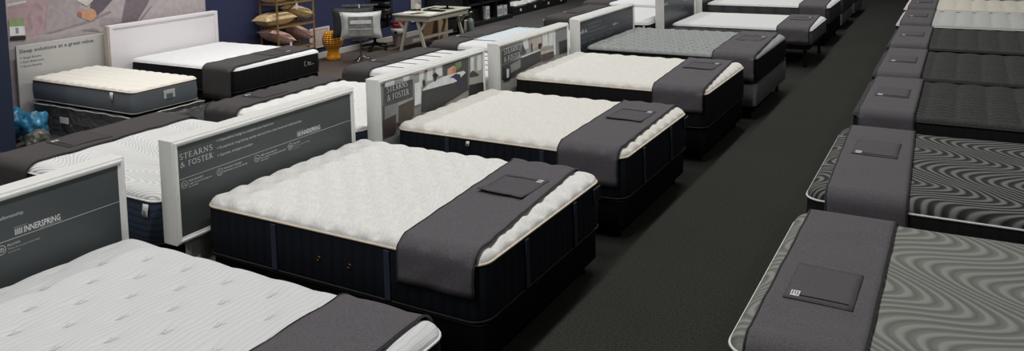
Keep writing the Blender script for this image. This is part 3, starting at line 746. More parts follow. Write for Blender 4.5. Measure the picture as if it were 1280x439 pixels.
A1 = bed(0, -.845, 2.04, 1.49, .305, .305, .09, 'white_plump', 'plump white tufted navy-sided mattress under the sign with four round icons in full view', 'dark bed base under the plump white navy-sided mattress by the bullet-point sign',
         base='base_navy', style='plump', border='navy_border', piping='cream_piping', scallop=.020, group=GA, step=.016, straps=(.30, .71), vents=(.47, .58), patch=.93, base_kw=dict(piping='black_piping'))
A2 = bed(-.01, 1.085, 2.03, 1.47, .305, .305, .09, 'cream_plump', 'off-white navy-sided mattress before the bedroom picture with the purple throw', 'dark bed base under the off-white mattress by the purple-throw picture',
         base='base_navy', style='soft', border='navy_border', piping='cream_piping', scallop=.020, group=GA, step=.02, straps=(.26, .68), patch=.95, law=(.36, 'near', 1), base_kw=dict(piping='black_piping'))
A3 = bed(0, 3.06, 2.03, 1.50, .33, .32, .09, 'cream_plump', 'off-white mattress with plain black sides before the window-bench picture', 'black bed base under the off-white black-sided mattress by the window-bench picture',
         style='soft', border='black_border', piping='cream_piping', scallop=.016, group=GA, step=.02, gusset=None)
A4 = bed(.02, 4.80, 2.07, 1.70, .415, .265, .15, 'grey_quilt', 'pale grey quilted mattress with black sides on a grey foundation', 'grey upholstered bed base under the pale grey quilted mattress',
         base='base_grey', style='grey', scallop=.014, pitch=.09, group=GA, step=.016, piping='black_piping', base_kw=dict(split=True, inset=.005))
A5 = bed(.04, 8.03, 2.09, 1.51, .335, .21, .27, 'white_smooth', 'smooth white mattress with ash grey sides on a thin raised black base', 'thin black bed base on slim legs under the ash-sided white mattress',
         style='smooth', border='ash_border', group=GA, step=.06, foot_mark=(.9, .11, .028), crown=.045, base_kw=dict(leg_r=.03))
A6 = bed(.02, 10.03, 2.07, 1.50, .38, .27, .12, 'white_smooth', 'charcoal-sided smooth white mattress with a dark foot emblem, beyond the ash-sided one', 'black bed base under the charcoal-sided white mattress',
         style='smooth', border='slate_border', group=GA, step=.06, foot_mark=(.8, .14, .035), crown=.045, base_kw=dict(inset=.01))
A7 = bed(.02, 12.05, 2.03, 1.50, .33, .30, .08, 'white_smooth', 'dark-sided white mattress second from the far end of the aisle, only its foot showing', 'grey bed base under the white mattress second from the aisle end',
         style='smooth', border='slate_border', group=GA, step=.06, base='base_grey', foot_mark=(.75, .16, .03))
A8 = bed(.02, 13.9, 2.03, 1.50, .33, .30, .08, 'white_smooth', 'dark-sided white mattress at the far end of the aisle, barely showing', 'grey bed base at the far end of the aisle',
         style='smooth', border='slate_border', group=GA, step=.06, base='base_grey')
runner(A0, 1.61, 2.075, .27, .27, 'charcoal runner over the foot of the nearest, pinstripe white mattress', yc=.40)
runner(A1, 1.40, 1.885, .155, .20, 'charcoal runner over the foot of the plump white mattress by the bullet-point sign', lip=.02, sk=.12)
runner(A2, 1.465, 1.945, .20, .20, 'charcoal runner over the foot of the mattress by the purple-throw picture', lip=.012, sk=.045)
runner(A3, 1.42, 1.915, .16, .20, 'charcoal runner over the foot of the mattress by the window-bench picture', lip=.008, sk=.10, yc=.68)
runner(A4, 1.50, 1.98, .235, .22, 'charcoal runner hanging over the grey quilted mattress down to its grey base', sk=.08)
runner(A5, 1.54, 2.0, .17, .17, 'charcoal runner over the foot of the ash-sided white mattress', sk=.07)
runner(A6, 1.52, 1.96, .24, .24, 'charcoal runner over the foot of the charcoal-sided white mattress', sk=.07)
runner(A7, 1.50, 1.97, .24, .24, 'charcoal runner on the mattress second from the aisle end')
headboard(-2.975, 1.65, 'text', 'white framed dark sign headboard at the pinstripe mattress, lettering cut off at the photo edge')
headboard(-1.015, 1.65, 'text', 'white framed dark sign headboard with serif lettering, three bullet lines and four round icons')
headboard(.92, 1.655, 'throw', 'white framed headboard with a bedroom picture of a bed and purple throw')
headboard(2.83, 1.66, 'bench', 'white framed headboard with a bedroom picture of a curtained window and fireplace')
headboard(4.77, 1.88, 'text_small', 'white framed dark sign headboard behind the pale grey quilted mattress')
headboard(7.88, 1.70, 'text_small', 'white framed dark sign headboard behind the ash-sided white mattress')
headboard(9.93, 1.65, 'text_small', 'white framed dark sign headboard behind the charcoal-sided white mattress')

# ------------------------------------------------------------------ beds across the aisle
GR = 'mattresses across the aisle with feet to the carpet'
def bedR(y, top, lm, lb, zt=.66, L=2.03, W=1.5, x=5.34, T=.29, **kw):
    return bed(x, y, L, W, zt-T, T, .09, top, lm, lb, rz=PI, group=GR, **kw)
B0 = bedR(-1.17, 'olive_swirl', 'olive grey mattress with swirling quilted waves, cut off by the bottom of the photo', 'black bed base under the olive grey swirl mattress', style='swirl', border='olive_border', zt=.68, step=.03, x=5.36)
B1 = bedR(.70, 'charcoal_swirl', 'black and silver mattress with swirling waves and a pale cord round its edge', 'black bed base under the black and silver swirl mattress', style='swirl', zt=.655, step=.03, x=5.33, W=1.56, crown=.065)
B2 = bedR(2.77, 'charcoal_quilt', 'dark charcoal tufted mattress just beyond the black and silver swirl one', 'black bed base under the charcoal mattress next to the swirl one', style='rows', piping='black_piping', zt=.66, step=.018, W=1.46, crown=.05)
B3 = bedR(4.42, 'charcoal_quilt', 'dark charcoal tufted mattress in the middle of three alike across the aisle', 'black bed base under the middle one of three charcoal mattresses', style='rows', piping='black_piping', zt=.66, step=.018, W=1.53, crown=.05, x=5.32)
B4 = bedR(6.24, 'charcoal_quilt', 'dark charcoal tufted mattress beside the silver white tufted one', 'black bed base under the charcoal mattress beside the silver white one', style='rows', piping='black_piping', zt=.66, step=.02, crown=.05, x=5.305, W=1.62)
B5 = bedR(8.18, 'silver_quilt', 'silver white tufted mattress between a charcoal one and a beige one', 'black bed base under the silver white tufted mattress', style='rows', border='black_border', zt=.66, step=.025, crown=.05, x=5.265, W=1.55)
B6 = bedR(10.05, 'beige_quilt', 'beige tufted mattress beyond the silver white one across the aisle', 'black bed base under the beige tufted mattress', style='rows', zt=.66, step=.03, crown=.05, x=5.24)
B7 = bedR(12.0, 'silver_quilt', 'pale mattress furthest up across the aisle, beyond the beige one', 'black bed base beyond the beige mattress', style='rows', zt=.66, step=.05, crown=.05, x=5.22)
GS = 'charcoal runners across the aisle'
runner(B0, 1.54, 1.96, .22, .22, 'charcoal runner over the foot of the olive grey swirl mattress', GS)
runner(B1, 1.53, 1.96, .20, .20, 'charcoal runner over the foot of the black and silver swirl mattress', GS, drop_pocket=True, sk=-.045, yc=.40)
runner(B2, 1.575, 1.985, .13, .13, 'charcoal runner on the charcoal mattress just beyond the swirl one', GS, yc=.5)
runner(B3, 1.59, 1.99, .13, .13, 'charcoal runner on the middle one of three charcoal mattresses', GS, yc=.5)
runner(B4, 1.59, 2.0, .13, .13, 'charcoal runner on the charcoal mattress beside the silver white one', GS, yc=.5)
runner(B5, 1.59, 1.98, .13, .13, 'charcoal runner over the foot of the silver white tufted mattress', GS, yc=.5)
runner(B6, 1.57, 1.97, .13, .13, 'charcoal runner over the foot of the beige tufted mattress', GS, yc=.5)

# ------------------------------------------------------------------ beds behind the signs, heads to the signs
GC = 'mattresses behind the sign headboards'
def bedC(y, top, lm, lb, zt=.59, L=2.03, W=1.5, x=-.33, T=.29, **kw):
    return bed(x, y, L, W, zt-T, T, .09, top, lm, lb, rz=PI, group=GC, **kw)
C0 = bedC(-.92, 'white_swirl', 'white swirl mattress with quilted blue sides behind the two dark signs nearest the camera', 'black bed base under the white swirl blue-sided mattress', style='swirl', border='blue_border', law=(.055, 'far', 0), step=.04, L=2.0, crown=.055)
C1 = bedC(.98, 'white_plump', 'white scalloped mattress with navy sides seen over the top of the bullet-point sign', 'black bed base under the scalloped white mattress behind the bullet-point sign', style='plump', border='blue_border', scallop=.024, pitch=.15, step=.03, zt=.565, L=1.93)
C2 = bedC(2.86, 'white_smooth', 'white mattress with crosswise seams behind the purple-throw picture', 'black bed base under the white seamed mattress', style='slats', border='white_border', piping='white_piping', step=.02, seam=(.12, .2), L=1.92, x=-.27)
C3 = bedC(4.74, 'white_smooth', 'smooth white mattress behind the window-bench picture', 'black bed base under the smooth white mattress behind the window-bench picture', style='smooth', border='white_border', step=.05, L=1.97, W=1.75)
C4 = bedC(7.62, 'white_smooth', 'smooth white mattress past the gap, over the sign of the grey quilted bed', 'black bed base under the white mattress past the gap in the row', style='smooth', border='black_border', step=.05, law=(.03, 'far', 1), L=1.85, W=1.8, x=-.2)
C5 = bedC(9.85, 'white_smooth', 'white mattress furthest back behind the signs, at the photo top', 'black bed base under the furthest mattress behind the signs', style='smooth', border='black_border', step=.05)
GT = 'charcoal runners behind the signs'
runner(C0, 1.49, 1.98, .25, .20, 'charcoal runner over the foot of the white swirl blue-sided mattress', GT, cloth='umber', sk=-.05)
runner(C1, 1.46, 1.90, .25, .25, 'charcoal runner over the foot of the scalloped white mattress', GT, cloth='umber', sk=-.03)
runner(C2, 1.48, 1.88, .25, .25, 'charcoal runner over the foot of the white mattress with crosswise seams', GT, cloth='umber')
runner(C3, 1.52, 1.96, .25, .25, 'charcoal runner on the smooth white mattress behind the window-bench picture', GT, cloth='umber', sk=-.04)
runner(C4, 1.34, 1.80, .25, .25, 'charcoal runner on the white mattress past the gap in the row', GT, cloth='umber')
runner(C5, 1.45, 2.0, .25, .25, 'charcoal runner on the furthest white mattress behind the signs', GT, cloth='umber')
# thin clear-blue cover folded over the smooth white mattress
def cover(B, x0, x1, y0, y1, label):
    rows = [[(x0+(x1-x0)*i/10, y0+(y1-y0)*j/10, B.H(x0+(x1-x0)*i/10, min(max(y0+(y1-y0)*j/10, 0), B.W))+.008+.002*math.sin(3*i+2*j)) for j in range(11)] for i in range(11)]
    o = solid(MB().grid(rows).build('mattress_sheet', 'sheet_ice', None, True), .004); o.location = B.loc; o.rotation_euler = (0, 0, B.rz)
    tag(o, label, 'sheet')
plain('sheet_ice', (.62, .70, .74), .5)
cover(C3, .95, 1.48, .12, 1.36, 'pale icy blue sheet laid on the smooth white mattress beside its runner')

# ------------------------------------------------------------------ along the navy wall: poster, small mattress on a wrapped box, dark bed
def wallp(k): return lambda u, z, d=0.0: (-5.494+.0005*k, u, z)
root = tag(empty('wall_poster', (0, 0, 0)), 'large wall poster of someone lying on mauve bedding behind the two wall beds', 'poster')
MB().box(-5.499, -5.4945, .95, 3.72, .02, 2.1).build('backing', 'print_mauve', root)
m = MB()
for k, (c, pts) in enumerate(POSTER): poly(m, [(min(max(u, .952), 3.718), min(max(z, .03), 2.095)) for u, z in pts], wallp(k), 'print_'+c)
m.build('photo_print', None, root)
root = tag(empty('sign_board', (-5.40, .99, 0)), 'pale grey sign board with black sleep-solutions text standing at the head of the wrapped bed', 'sign')
bd = MB().box(-.03, 0, 0, 1.10, .05, 1.005, None, .004).build('board', 'sign_grey', root)
P = lambda u, z, d=0.0: (.0006, u, z)
m = MB(); put_text(m, 'Sleep solutions at a great value.', .03, .95, .915, .042, P, 'sign_ink', .016); m.build('lettering', None, bd)
for zz, t, u1 in ((.845, 'Guest Rooms', .28), (.795, "Kid's Bedrooms", .31), (.745, 'Dorm Rooms', .28)):
    m = MB(); poly(m, [(.04, zz+.008), (.052, zz+.008), (.052, zz+.02), (.04, zz+.02)], P, 'sign_ink'); put_text(m, t, .07, u1, zz, .024, P, 'sign_ink', .015); m.build('lettering', None, bd)
D0 = mattress((-5.30, 1.07, .375), 0, 1.87, .82, .235, .035, 'cells', 'cream_quilt', 'denim_border', 'cream_piping', 'small cream quilted mattress with denim grey sides lying on a plastic-wrapped box', step=.02, law=(.82, 'near', 0), scallop=.012, pitch=.145, r=.06, e=.05)
m = MB(); m.box(1.876, 1.882, .36, .50, .10, .19, None, .002); hl = m.build('handle_label', 'tag_white', D0.root)
q = MB(); q.box(1.882, 1.8835, .39, .47, .09, .15); q.build('handle', 'denim_border', hl)
root = tag(empty('wrapped_box_spring', (-5.30, 1.05, 0)), 'dark box spring wrapped in clear plastic under the small cream mattress', 'box spring')
MB().box(.02, 1.86, .02, .86, 0, .352, None, .02).build('box_spring', 'base_navy', root)
def crumple(x0, x1, y0, y1, z0, z1, amp, n=16, seed=0):
    bm = bmesh.new(); bmesh.ops.create_cube(bm, size=1); bmesh.ops.subdivide_edges(bm, edges=bm.edges[:], cuts=n, use_grid_fill=True)
    for v in bm.verts:
        p = Vector(((x0+x1)/2+v.co.x*(x1-x0), (y0+y1)/2+v.co.y*(y1-y0), (z0+z1)/2+v.co.z*(z1-z0)))
        q = p*7+Vector((seed, seed*2, 0)); d = noise.noise(q)*amp+abs(noise.noise(q*2.3))*amp*.6
        nrm = Vector((v.co.x*2*abs(v.co.x) if abs(abs(v.co.x)-.5) < .01 else 0, v.co.y*2*abs(v.co.y) if abs(abs(v.co.y)-.5) < .01 else 0, v.co.z if abs(abs(v.co.z)-.5) < .01 else 0))
        v.co = p+nrm*2*d
        v.co.z = max(v.co.z, .004)
    m_ = MB(); m_.from_bm(bm); return m_
f = crumple(0, 1.89, -.005, .885, .005, .352, .012, 20).build('plastic_wrap', 'clear_film', root, True)
# bunched spare film at the foot corner, and the wrapper's paper label
m = MB()
rows = []
for i in range(15):
    t = i/14; rows.append([(1.905+.09*math.sin(t*PI)*(1-s/8)+.02*noise.noise(Vector((i*.7, s*.8, 1))), .30+.72*t, .33-.31*s/8+.025*noise.noise(Vector((i*.9, s*.9, 5)))) for s in range(9)])
m.grid(rows); solid(m.build('plastic_fold', 'clear_film', root, True), .003)
m = MB(); m.box(.62, .78, -.030, -.026, .18, .25); m.build('paper_label', 'tag_white', root)
m = MB(); m.tube([(.0+1.89*i/12, -.020+.006*math.sin(5*i), .355+.006*math.sin(3*i)) for i in range(13)], .006, 6); m.tube([(1.90+.006*math.sin(4*i), .0+.88*i/8, .355+.006*math.sin(3*i)) for i in range(9)], .006, 6); m.build('film_hem', 'clear_white_plastic', root, True)
# dark bed with the plain white headboard
root = tag(empty('headboard', (-5.26, 2.06, 0)), 'plain white panel headboard against the poster, at the head of the black bed', 'headboard')
m = MB(); m.box(-.10, 0, 0, .05, .15, 1.10, None, .004); m.box(-.10, 0, 1.62, 1.67, .15, 1.10, None, .004); m.box(-.10, 0, .045, 1.625, 1.06, 1.10, None, .004); m.box(-.10, 0, .045, 1.625, .15, .20, None, .004); m.build('frame', 'head_white', root)
MB().box(-.09, -.012, .046, 1.624, .196, 1.064).build('panel', 'head_white', root)
m = MB(); m.box(-.098, -.02, -.018, -.001, .15, 1.10, None, .003); m.build('edge_strip', 'head_beige', root)
for yy in (.2, 1.47): MB().box(-.08, -.03, yy-.03, yy+.03, 0, .16, None, .003).build('leg', 'head_white', root)
D1 = mattress((-5.20, 2.26, .36), 0, 1.91, 1.46, .265, .045, 'soft', 'white_smooth', 'black_border', 'white_piping', 'black-sided white mattress with a logo on its foot before the plain white headboard', step=.04)
m = MB(); pl_ = lambda u, z, d=0.0: (1.924, u, z)
stroke(m, arc(1.17, .165, .035, .04, 120, 250, 8), .009, pl_, 'print_soft'); put_bars(m, 1.19, 1.25, .152, .03, pl_, 'print_soft', 4); poly(m, [(1.18, .135), (1.30, .135), (1.30, .141), (1.18, .141)], pl_, 'print_soft'); m.build('logo', None, D1.root)
base_box((-5.20, 2.26, 0), 0, 1.91, 1.46, .08, .359, 'base_black', 'black bed base under the logo-footed mattress by the white headboard')
runner(D1, 1.34, 1.83, .34, .2, 'charcoal runner over the foot of the black-sided mattress by the white headboard', None, cloth='umber', sk=.06)
# plastic bags in the corner behind the partition
def blob(name, c, s, mat, label, seed, amp=.25, cat='bag', group=None, knot=True):
    root = tag(empty(name, (c[0], c[1], 0)), label, cat, group)
    bm = bmesh.new(); bmesh.ops.create_icosphere(bm, subdivisions=4, radius=1)
    for v in bm.verts:
        q = v.co*1.7+Vector((seed, seed*1.7, seed*.3)); k = .92+amp*noise.noise(q)-amp*.9*abs(noise.noise(q*2.2))+amp*.55*abs(noise.noise(q*5))-amp*.35*abs(noise.noise(q*10))
        v.co = Vector((v.co.x*s[0]*k, v.co.y*s[1]*k, c[2]+v.co.z*s[2]*k)); v.co.z = max(v.co.z, .003)
    MB().from_bm(bm).build('sack', mat, root, True)
    if knot:
        m = MB(); m.lathe([(.012, 0), (.03, .03), (.018, .05), (.04, .10), (.045, .12)], 9, (.0, .0, c[2]+s[2]*.92)); m.build('tied_neck', mat, root, True)
    return root
blob('plastic_bag', (-5.05, .70, .22), (.17, .17, .19), 'blue_plastic', 'blue plastic bag slumped in the corner by the navy partition', 3, .22, knot=False)
blob('plastic_bag', (-4.66, .73, .20), (.15, .15, .19), 'blue_plastic', 'blue plastic bag bunched beside the wrapped box spring', 9, .25, knot=False)
blob('plastic_bag', (-4.33, .58, .12), (.14, .13, .15), 'olive_plastic', 'olive grey plastic bag lying before the blue ones', 5, .28, knot=False)
blob('plastic_bag', (-3.97, .74, .10), (.17, .14, .11), 'clear_white_plastic', 'clear white plastic bag heaped beside the olive grey one', 12, .25, knot=False)

# ------------------------------------------------------------------ gold rack with cushions
root = tag(empty('display_rack', (-5.43, 4.68, 0)), 'gold metal display rack of cushions against the navy wall', 'rack')
RW, RL, RH = .36, .78, 1.46
for x in (0, RW):
    for y in (0, RL): MB().bar((x, y, 0), (x, y, RH), .022, .022).build('upright', 'gold_metal', root)
for zs in (.36, .72, 1.08, 1.44):
    m = MB()
    for y in (0, RL): m.bar((0, y, zs), (RW, y, zs), .02, .025)
    for x in (0, RW): m.bar((x, 0, zs), (x, RL, zs), .02, .025)
    sf_ = m.build('shelf_frame', 'gold_metal', root)
    m = MB()
    for i in range(1, 7): m.bar((RW*i/7, 0, zs), (RW*i/7, RL, zs), .008, .008)
    m.build('shelf_wires', 'gold_metal', sf_)
def cushion(c, w, h, t, rz, rx, mat, label, group=None, name='cushion', ry=0.0, parts=True):
    """square cushion: pointed corners, plump middle; lies in its own x-y plane"""
    root = tag(empty(name, c, 0), label, 'cushion', group); root.rotation_euler = (rx, ry, rz)
    n = 14; top = []; bot = []
    for i in range(n+1):
        r1 = []; r2 = []
        for j in range(n+1):
            u, v = -1+2*i/n, -1+2*j/n
            x = u*w/2*(1-.10*(1-v*v)*abs(u)); y = v*h/2*(1-.10*(1-u*u)*abs(v))
            k = (max(0, 1-u**4)*max(0, 1-v**4))**.55; z = t/2*k*(1+.10*noise.noise(Vector((u*2.3+c[1]*9, v*2.3, c[2]*5))))
            r1.append((x, y, z)); r2.append((x, y, -z))
        top.append(r1); bot.append(r2)
    m = MB(); m.grid(top); m.grid([r[::-1] for r in bot]); m.build('cover', mat, root, True)
    if parts:
        e_ = [top[i][0] for i in range(n+1)]+[top[n][j] for j in range(1, n+1)]+[top[i][n] for i in range(n-1, -1, -1)]+[top[0][j] for j in range(n-1, 0, -1)]
        MB().tube(e_, .006, 5, True).build('piping', mat, root, True)
    return root
GCU = 'cushions on the gold rack'
cushion((-5.25, 4.80, .846), .32, .64, .20, 0, 0, 'gold_satin', 'gold satin cushion lying flat on the middle shelf of the gold rack', GCU)
cushion((-5.25, 5.29, .905), .32, .46, .17, 0, -.32, 'gold_satin', 'tan gold cushion tipped at the far end of the middle rack shelf', GCU)
cushion((-5.25, 4.83, .565), .32, .54, .18, 0, -.36, 'rose_satin', 'dusty rose cushion with a white tag leaning on the bottom rack shelf', GCU)
cushion((-5.25, 5.29, .575), .32, .44, .16, 0, -.5, 'rose_satin', 'darker rose cushion propped behind the tagged one on the bottom rack shelf', GCU)
cushion((-5.25, 4.83, 1.178), .32, .42, .15, 0, 0, 'tan_satin', 'pale rose cushion lying at the near end of the top rack shelf in view', GCU)
cushion((-5.25, 5.27, 1.20), .32, .38, .12, 0, -.2, 'rose_satin', 'rose cushion at the far end of the upper rack shelf, a white tag below', GCU)
def hang_tag(root, p):
    mi = (Matrix.Translation(root.location) @ root.rotation_euler.to_matrix().to_4x4()).inverted()
    o = MB().box(p[0]-.002, p[0]+.002, p[1]-.022, p[1]+.022, p[2]-.045, p[2]+.045).build('price_tag', 'tag_white', root); o.matrix_parent_inverse = mi; o['label'] = 'white price tag'
    s_ = MB().tube([(p[0], p[1], p[2]+.045), (p[0]-.006, p[1], p[2]+.075), (p[0]-.03, p[1], p[2]+.10)], .0015, 4).build('string', 'tag_white', o)
for o_ in list(bpy.data.objects):
    l_ = o_.get('label', '')
    if l_.startswith('dusty rose cushion'): hang_tag(o_, (-5.03, 4.90, .43))
    if l_.startswith('rose cushion at the far end'): hang_tag(o_, (-5.03, 5.06, 1.02))
# return air grille on the wall
root = tag(empty('wall_vent', (-5.5, 5.78, .19)), 'pale perforated vent grille low on the navy wall behind the orange stool', 'vent')
m = MB(); m.box(0, .018, 0, .48, 0, .03); m.box(0, .018, 0, .48, .31, .34); m.box(0, .018, 0, .04, .03, .31); m.box(0, .018, .44, .48, .03, .31); m.build('frame', 'vent_white', root)
MB().box(.001, .006, .035, .445, .025, .315).build('duct_opening', 'vent_dark', root)
m = MB()
for i in range(1, 15): m.box(.004, .014, .04+.4*i/15-.006, .04+.4*i/15+.006, .03, .31)
for i in range(1, 11): m.box(.006, .015, .04, .44, .03+.28*i/11-.005, .03+.28*i/11+.005)
m.build('grille', 'vent_white', root)
# orange ceramic stool
root = tag(empty('ceramic_stool', (-5.19, 6.01, 0)), 'orange lattice ceramic garden stool by the navy wall', 'garden stool')
prof = [(.105, 0), (.120, .008), (.122, .05), (.108, .085), (.096, .13), (.100, .17), (.130, .215), (.165, .26), (.180, .315), (.178, .37), (.160, .42), (.140, .455), (.122, .475), (.105, .482), (.098, .475), (.09, .44), (.02, .43)]
seg = 48; vs = []; fs = []
for i, (r, z) in enumerate(prof):
    for k in range(seg):
        a = 2*PI*k/seg; zz = z
        vs.append((r*math.cos(a), r*math.sin(a), zz))
for i in range(len(prof)-1): fs += [(i*seg+k, i*seg+(k+1) % seg, (i+1)*seg+(k+1) % seg, (i+1)*seg+k) for k in range(seg)]
fs += [list(range(seg))[::-1]]
solid(MB().add(vs, fs).build('body', 'orange_ceramic', root, True), .004, -1)
# pillow display stand
root = tag(empty('pillow_stand', (-4.66, 6.10, 0)), 'slim steel stand with a triangular foot holding two pillows up', 'stand')
MB().tube([(0, 0, .02), (0, 0, .95)], .016, 10).build('pole', 'bottle_grey', root, True)
for a in (.3, 2.4, 4.5): MB().tube([(0, 0, .10), (.09*math.cos(a), .09*math.sin(a), .035), (.17*math.cos(a), .17*math.sin(a), .012)], .012, 8).build('leg', 'chrome', root, True)
root.rotation_euler = (0, 0, .55)
MB().bar((-.10, -.15, .390), (.14, -.15, .390), .26, .012).build('tray', 'bottle_grey', root)
MB().bar((0, 0, .378), (0, -.20, .381), .03, .012).build('tray_arm', 'bottle_grey', root)
MB().bar((-.30, .05, .93), (.30, .05, .93), .02, .02).build('cross_bar', 'bottle_grey', root)
MB().bar((0, .0, .93), (0, .06, .93), .02, .02).build('bar_arm', 'bottle_grey', root)
def on_stand(u, f): return (-4.66+.8525*u+.5227*f, 6.10+.5227*u-.8525*f)
wp = cushion((*on_stand(.06, .268), .635), .68, .44, .15, .55, PI/2, 'white_cotton', 'white pillow with a silver printed window panel on the slim steel stand', None, 'pillow', 0, True)
m = MB()
m.box(-.19, .21, -.17, .15, .070, .084, None, .004); pp = m.build('printed_panel', 'silver_print', wp)
q = MB(); q.box(-.16, .18, .03, .09, .084, .0865); q.box(-.17, .19, -.06, -.05, .084, .0865); q.build('print_band', 'print_white', pp)
cushion((*on_stand(-.10, .080), .66), .70, .50, .12, .55, PI/2, 'grey_velvet', 'charcoal pillow standing behind the white one on the steel stand', None, 'pillow', 0, True)
for dx, lb in ((-.13, 'dark grey tote bag hung on the pillow stand, nearer the orange stool'), (.10, 'dark grey tote bag hung on the pillow stand, nearer the office chair')):
    root = tag(empty('tote_bag', (*on_stand(dx, -.10), .70), .55), lb, 'tote bag')
    MB().box(-.11, .11, .005, .065, -.05, .21, None, .015).build('pouch', 'tote_grey', root)
    for sx_ in (-.05, .05): MB().tube([(sx_, 0, .24), (sx_, .012, .25), (sx_, .02, .262)], .008, 6).build('strap', 'tote_grey', root, True)

# ------------------------------------------------------------------ work corner
root = tag(empty('office_chair', (-5.17, 7.08, 0), 0), 'black padded office chair on castors between the pillow stand and the desk', 'office chair')
for k in range(5):
    a = 2*PI*k/5; e_ = (.24*math.cos(a), .24*math.sin(a), .075)
    lg = MB().tube([(0, 0, .11), e_], [.03, .018], 8).build('leg', 'steel_black', root, True)
    MB().lathe([(.012, 0), (.03, .008), (.03, .042), (.012, .05)], 12, (e_[0], e_[1], .002)).build('castor', 'steel_black', lg, True)
MB().tube([(0, 0, .10), (0, 0, .40)], .028, 10).build('gas_stem', 'steel_black', root, True)
MB().box(-.25, .25, -.24, .24, .40, .50, None, .04, 3).build('seat', 'leather_black', root, True)
bk = MB().box(-.24, .24, .20, .26, .52, 1.0, None, .025, 3).build('backrest', 'leather_black', root, True)
for k in range(4):
    z = .56+.125*k; MB().tube([(-.23, .18, z), (-.12, .165, z), (.12, .165, z), (.23, .18, z)], [.05, .062, .062, .05], 12).build('back_roll', 'leather_black', bk, True)
for s_ in (-1, 1):
    ar = MB().bar((s_*.27, -.12, .66), (s_*.27, .18, .66), .06, .035).build('armrest', 'leather_black', root); MB().bar((s_*.27, .05, .44), (s_*.27, .05, .65), .03, .04).build('arm_post', 'steel_black', ar)
# bin with a red card box on it
root = tag(empty('waste_bin', (-5.03, 7.60, 0)), 'pale plastic bin with a printed liner beside the desk trestle', 'bin')
m = MB(); n_ = 20; prof = [(.095, 0), (.10, .01), (.13, .30), (.137, .305), (.137, .318), (.126, .318), (.096, .02), (.09, .015)]
m.lathe(prof, n_); m.build('bucket', 'bin_plastic', root, True, 40)
m = MB(); m.lathe([(.139, .22), (.146, .26), (.144, .325), (.130, .33), (.128, .30)], n_); ln = m.build('liner', 'white_box', root, True)
m = MB(); m.box(.02, .08, -.155, -.149, .24, .29); m.build('printed_mark', 'sign_ink', ln)
root = tag(empty('card_box', (-5.12, 7.60, .332)), 'small red box with white script standing on the pale bin', 'box')
m = MB(); m.box(-.01, .19, -.06, .06, 0, .115, None, .004); m.build('carton', 'red_card', root)
m = MB(); P = lambda u, z, d=0.0: (u, -.0608, z); stroke(m, [(.03, .05), (.045, .085), (.05, .05), (.07, .075), (.08, .05), (.10, .078), (.105, .05), (.13, .075), (.15, .055)], .008, P, 'print_white'); m.build('lettering', None, root)
# trestle desk
root = tag(empty('desk', (-4.76, 7.08, 0)), 'putty coloured trestle desk with clutter on top beside the office chair', 'desk')
DW, DL, DH = .80, 1.35, .66
MB().box(0, DW, 0, DL, DH-.025, DH, None, .005).build('tabletop', 'desk_paint', root)
m = MB(); m.box(.05, DW-.05, .03, .055, DH-.115, DH-.025); m.box(.05, DW-.05, DL-.055, DL-.03, DH-.115, DH-.025); m.box(.04, .065, .05, DL-.05, DH-.115, DH-.025); m.box(DW-.065, DW-.04, .05, DL-.05, DH-.115, DH-.025); m.build('apron', 'desk_paint', root)
for y in (.06, DL-.06):
    for s_ in (-1, 1):
        cx = DW/2
        lg = MB().bar((cx+s_*.085, y, DH-.03), (cx+s_*.27, y, 0), .05, .035, None, (0, 1, 0)).build('leg', 'desk_paint', root)
        MB().bar((cx+s_*.36, y, DH-.05), (cx+s_*.165, y, DH-.29), .04, .03, None, (0, 1, 0)).build('brace', 'desk_paint', lg)
MB().bar((DW/2, .06, .20), (DW/2, DL-.06, .20), .03, .05).build('stretcher', 'desk_paint', root)
def dpt(x, y): return (-4.76+x, 7.08+y, DH)
root = tag(empty('computer_monitor', (dpt(.50, 1.0)[0], dpt(.5, 1.0)[1], DH), -.2), 'black computer monitor standing at the far end of the desk', 'monitor')
MB().box(-.12, .12, -.08, .08, 0, .012, None, .004).build('base', 'steel_black', root); MB().box(-.02, .02, -.005, .02, .01, .16).build('neck', 'steel_black', root); sc = MB().box(-.27, .27, -.03, .005, .08, .40, None, .006).build('housing', 'leather_black', root)
MB().box(-.255, .255, -.0315, -.0295, .095, .385).build('screen', 'shelf_black', sc)
root = tag(empty('keyboard', (dpt(.48, .62)[0], dpt(.5, .62)[1], DH), -.1), 'black keyboard lying on the desk before the monitor', 'keyboard')
kb = MB().box(-.22, .22, -.07, .07, .001, .016, None, .004).build('case', 'steel_black', root); m = MB()
for i in range(14):
    for j in range(4): m.box(-.205+.0295*i, -.205+.0295*i+.024, -.058+.03*j, -.058+.03*j+.024, .016, .021)
m.build('keys', 'leather_black', kb)
for k, (x, y, rz, w, h, lb) in enumerate(((.16, .28, .4, .21, .28, 'sheet of paper at the front corner of the desk nearest the chair'), (.36, .22, -.3, .21, .28, 'curled white paper at the front middle of the desk'), (.62, .30, .2, .20, .27, 'white paper lying at the open side of the desk'), (.16, .98, -.2, .18, .26, 'white paper further back on the desk by the monitor'))):
    rows = [[(-w/2+w*i/6, -h/2+h*j/6, .002+.02*(k % 2)*(i/6)**2+.004*abs(math.sin(i+j))*(k % 2)+.012*k*0) for j in range(7)] for i in range(7)]
    o = solid(MB().grid(rows).build('paper_sheet', 'paper_white', None, True), .0015); o.location = (dpt(x, y)[0], dpt(x, y)[1], DH+.0005); o.rotation_euler = (0, 0, rz); tag(o, lb, 'paper', 'papers on the desk')
root = tag(empty('tape_gun', (dpt(.12, .55)[0], dpt(.12, .55)[1], DH), .7), 'dark tape dispenser on the desk edge nearest the chair', 'tape dispenser')
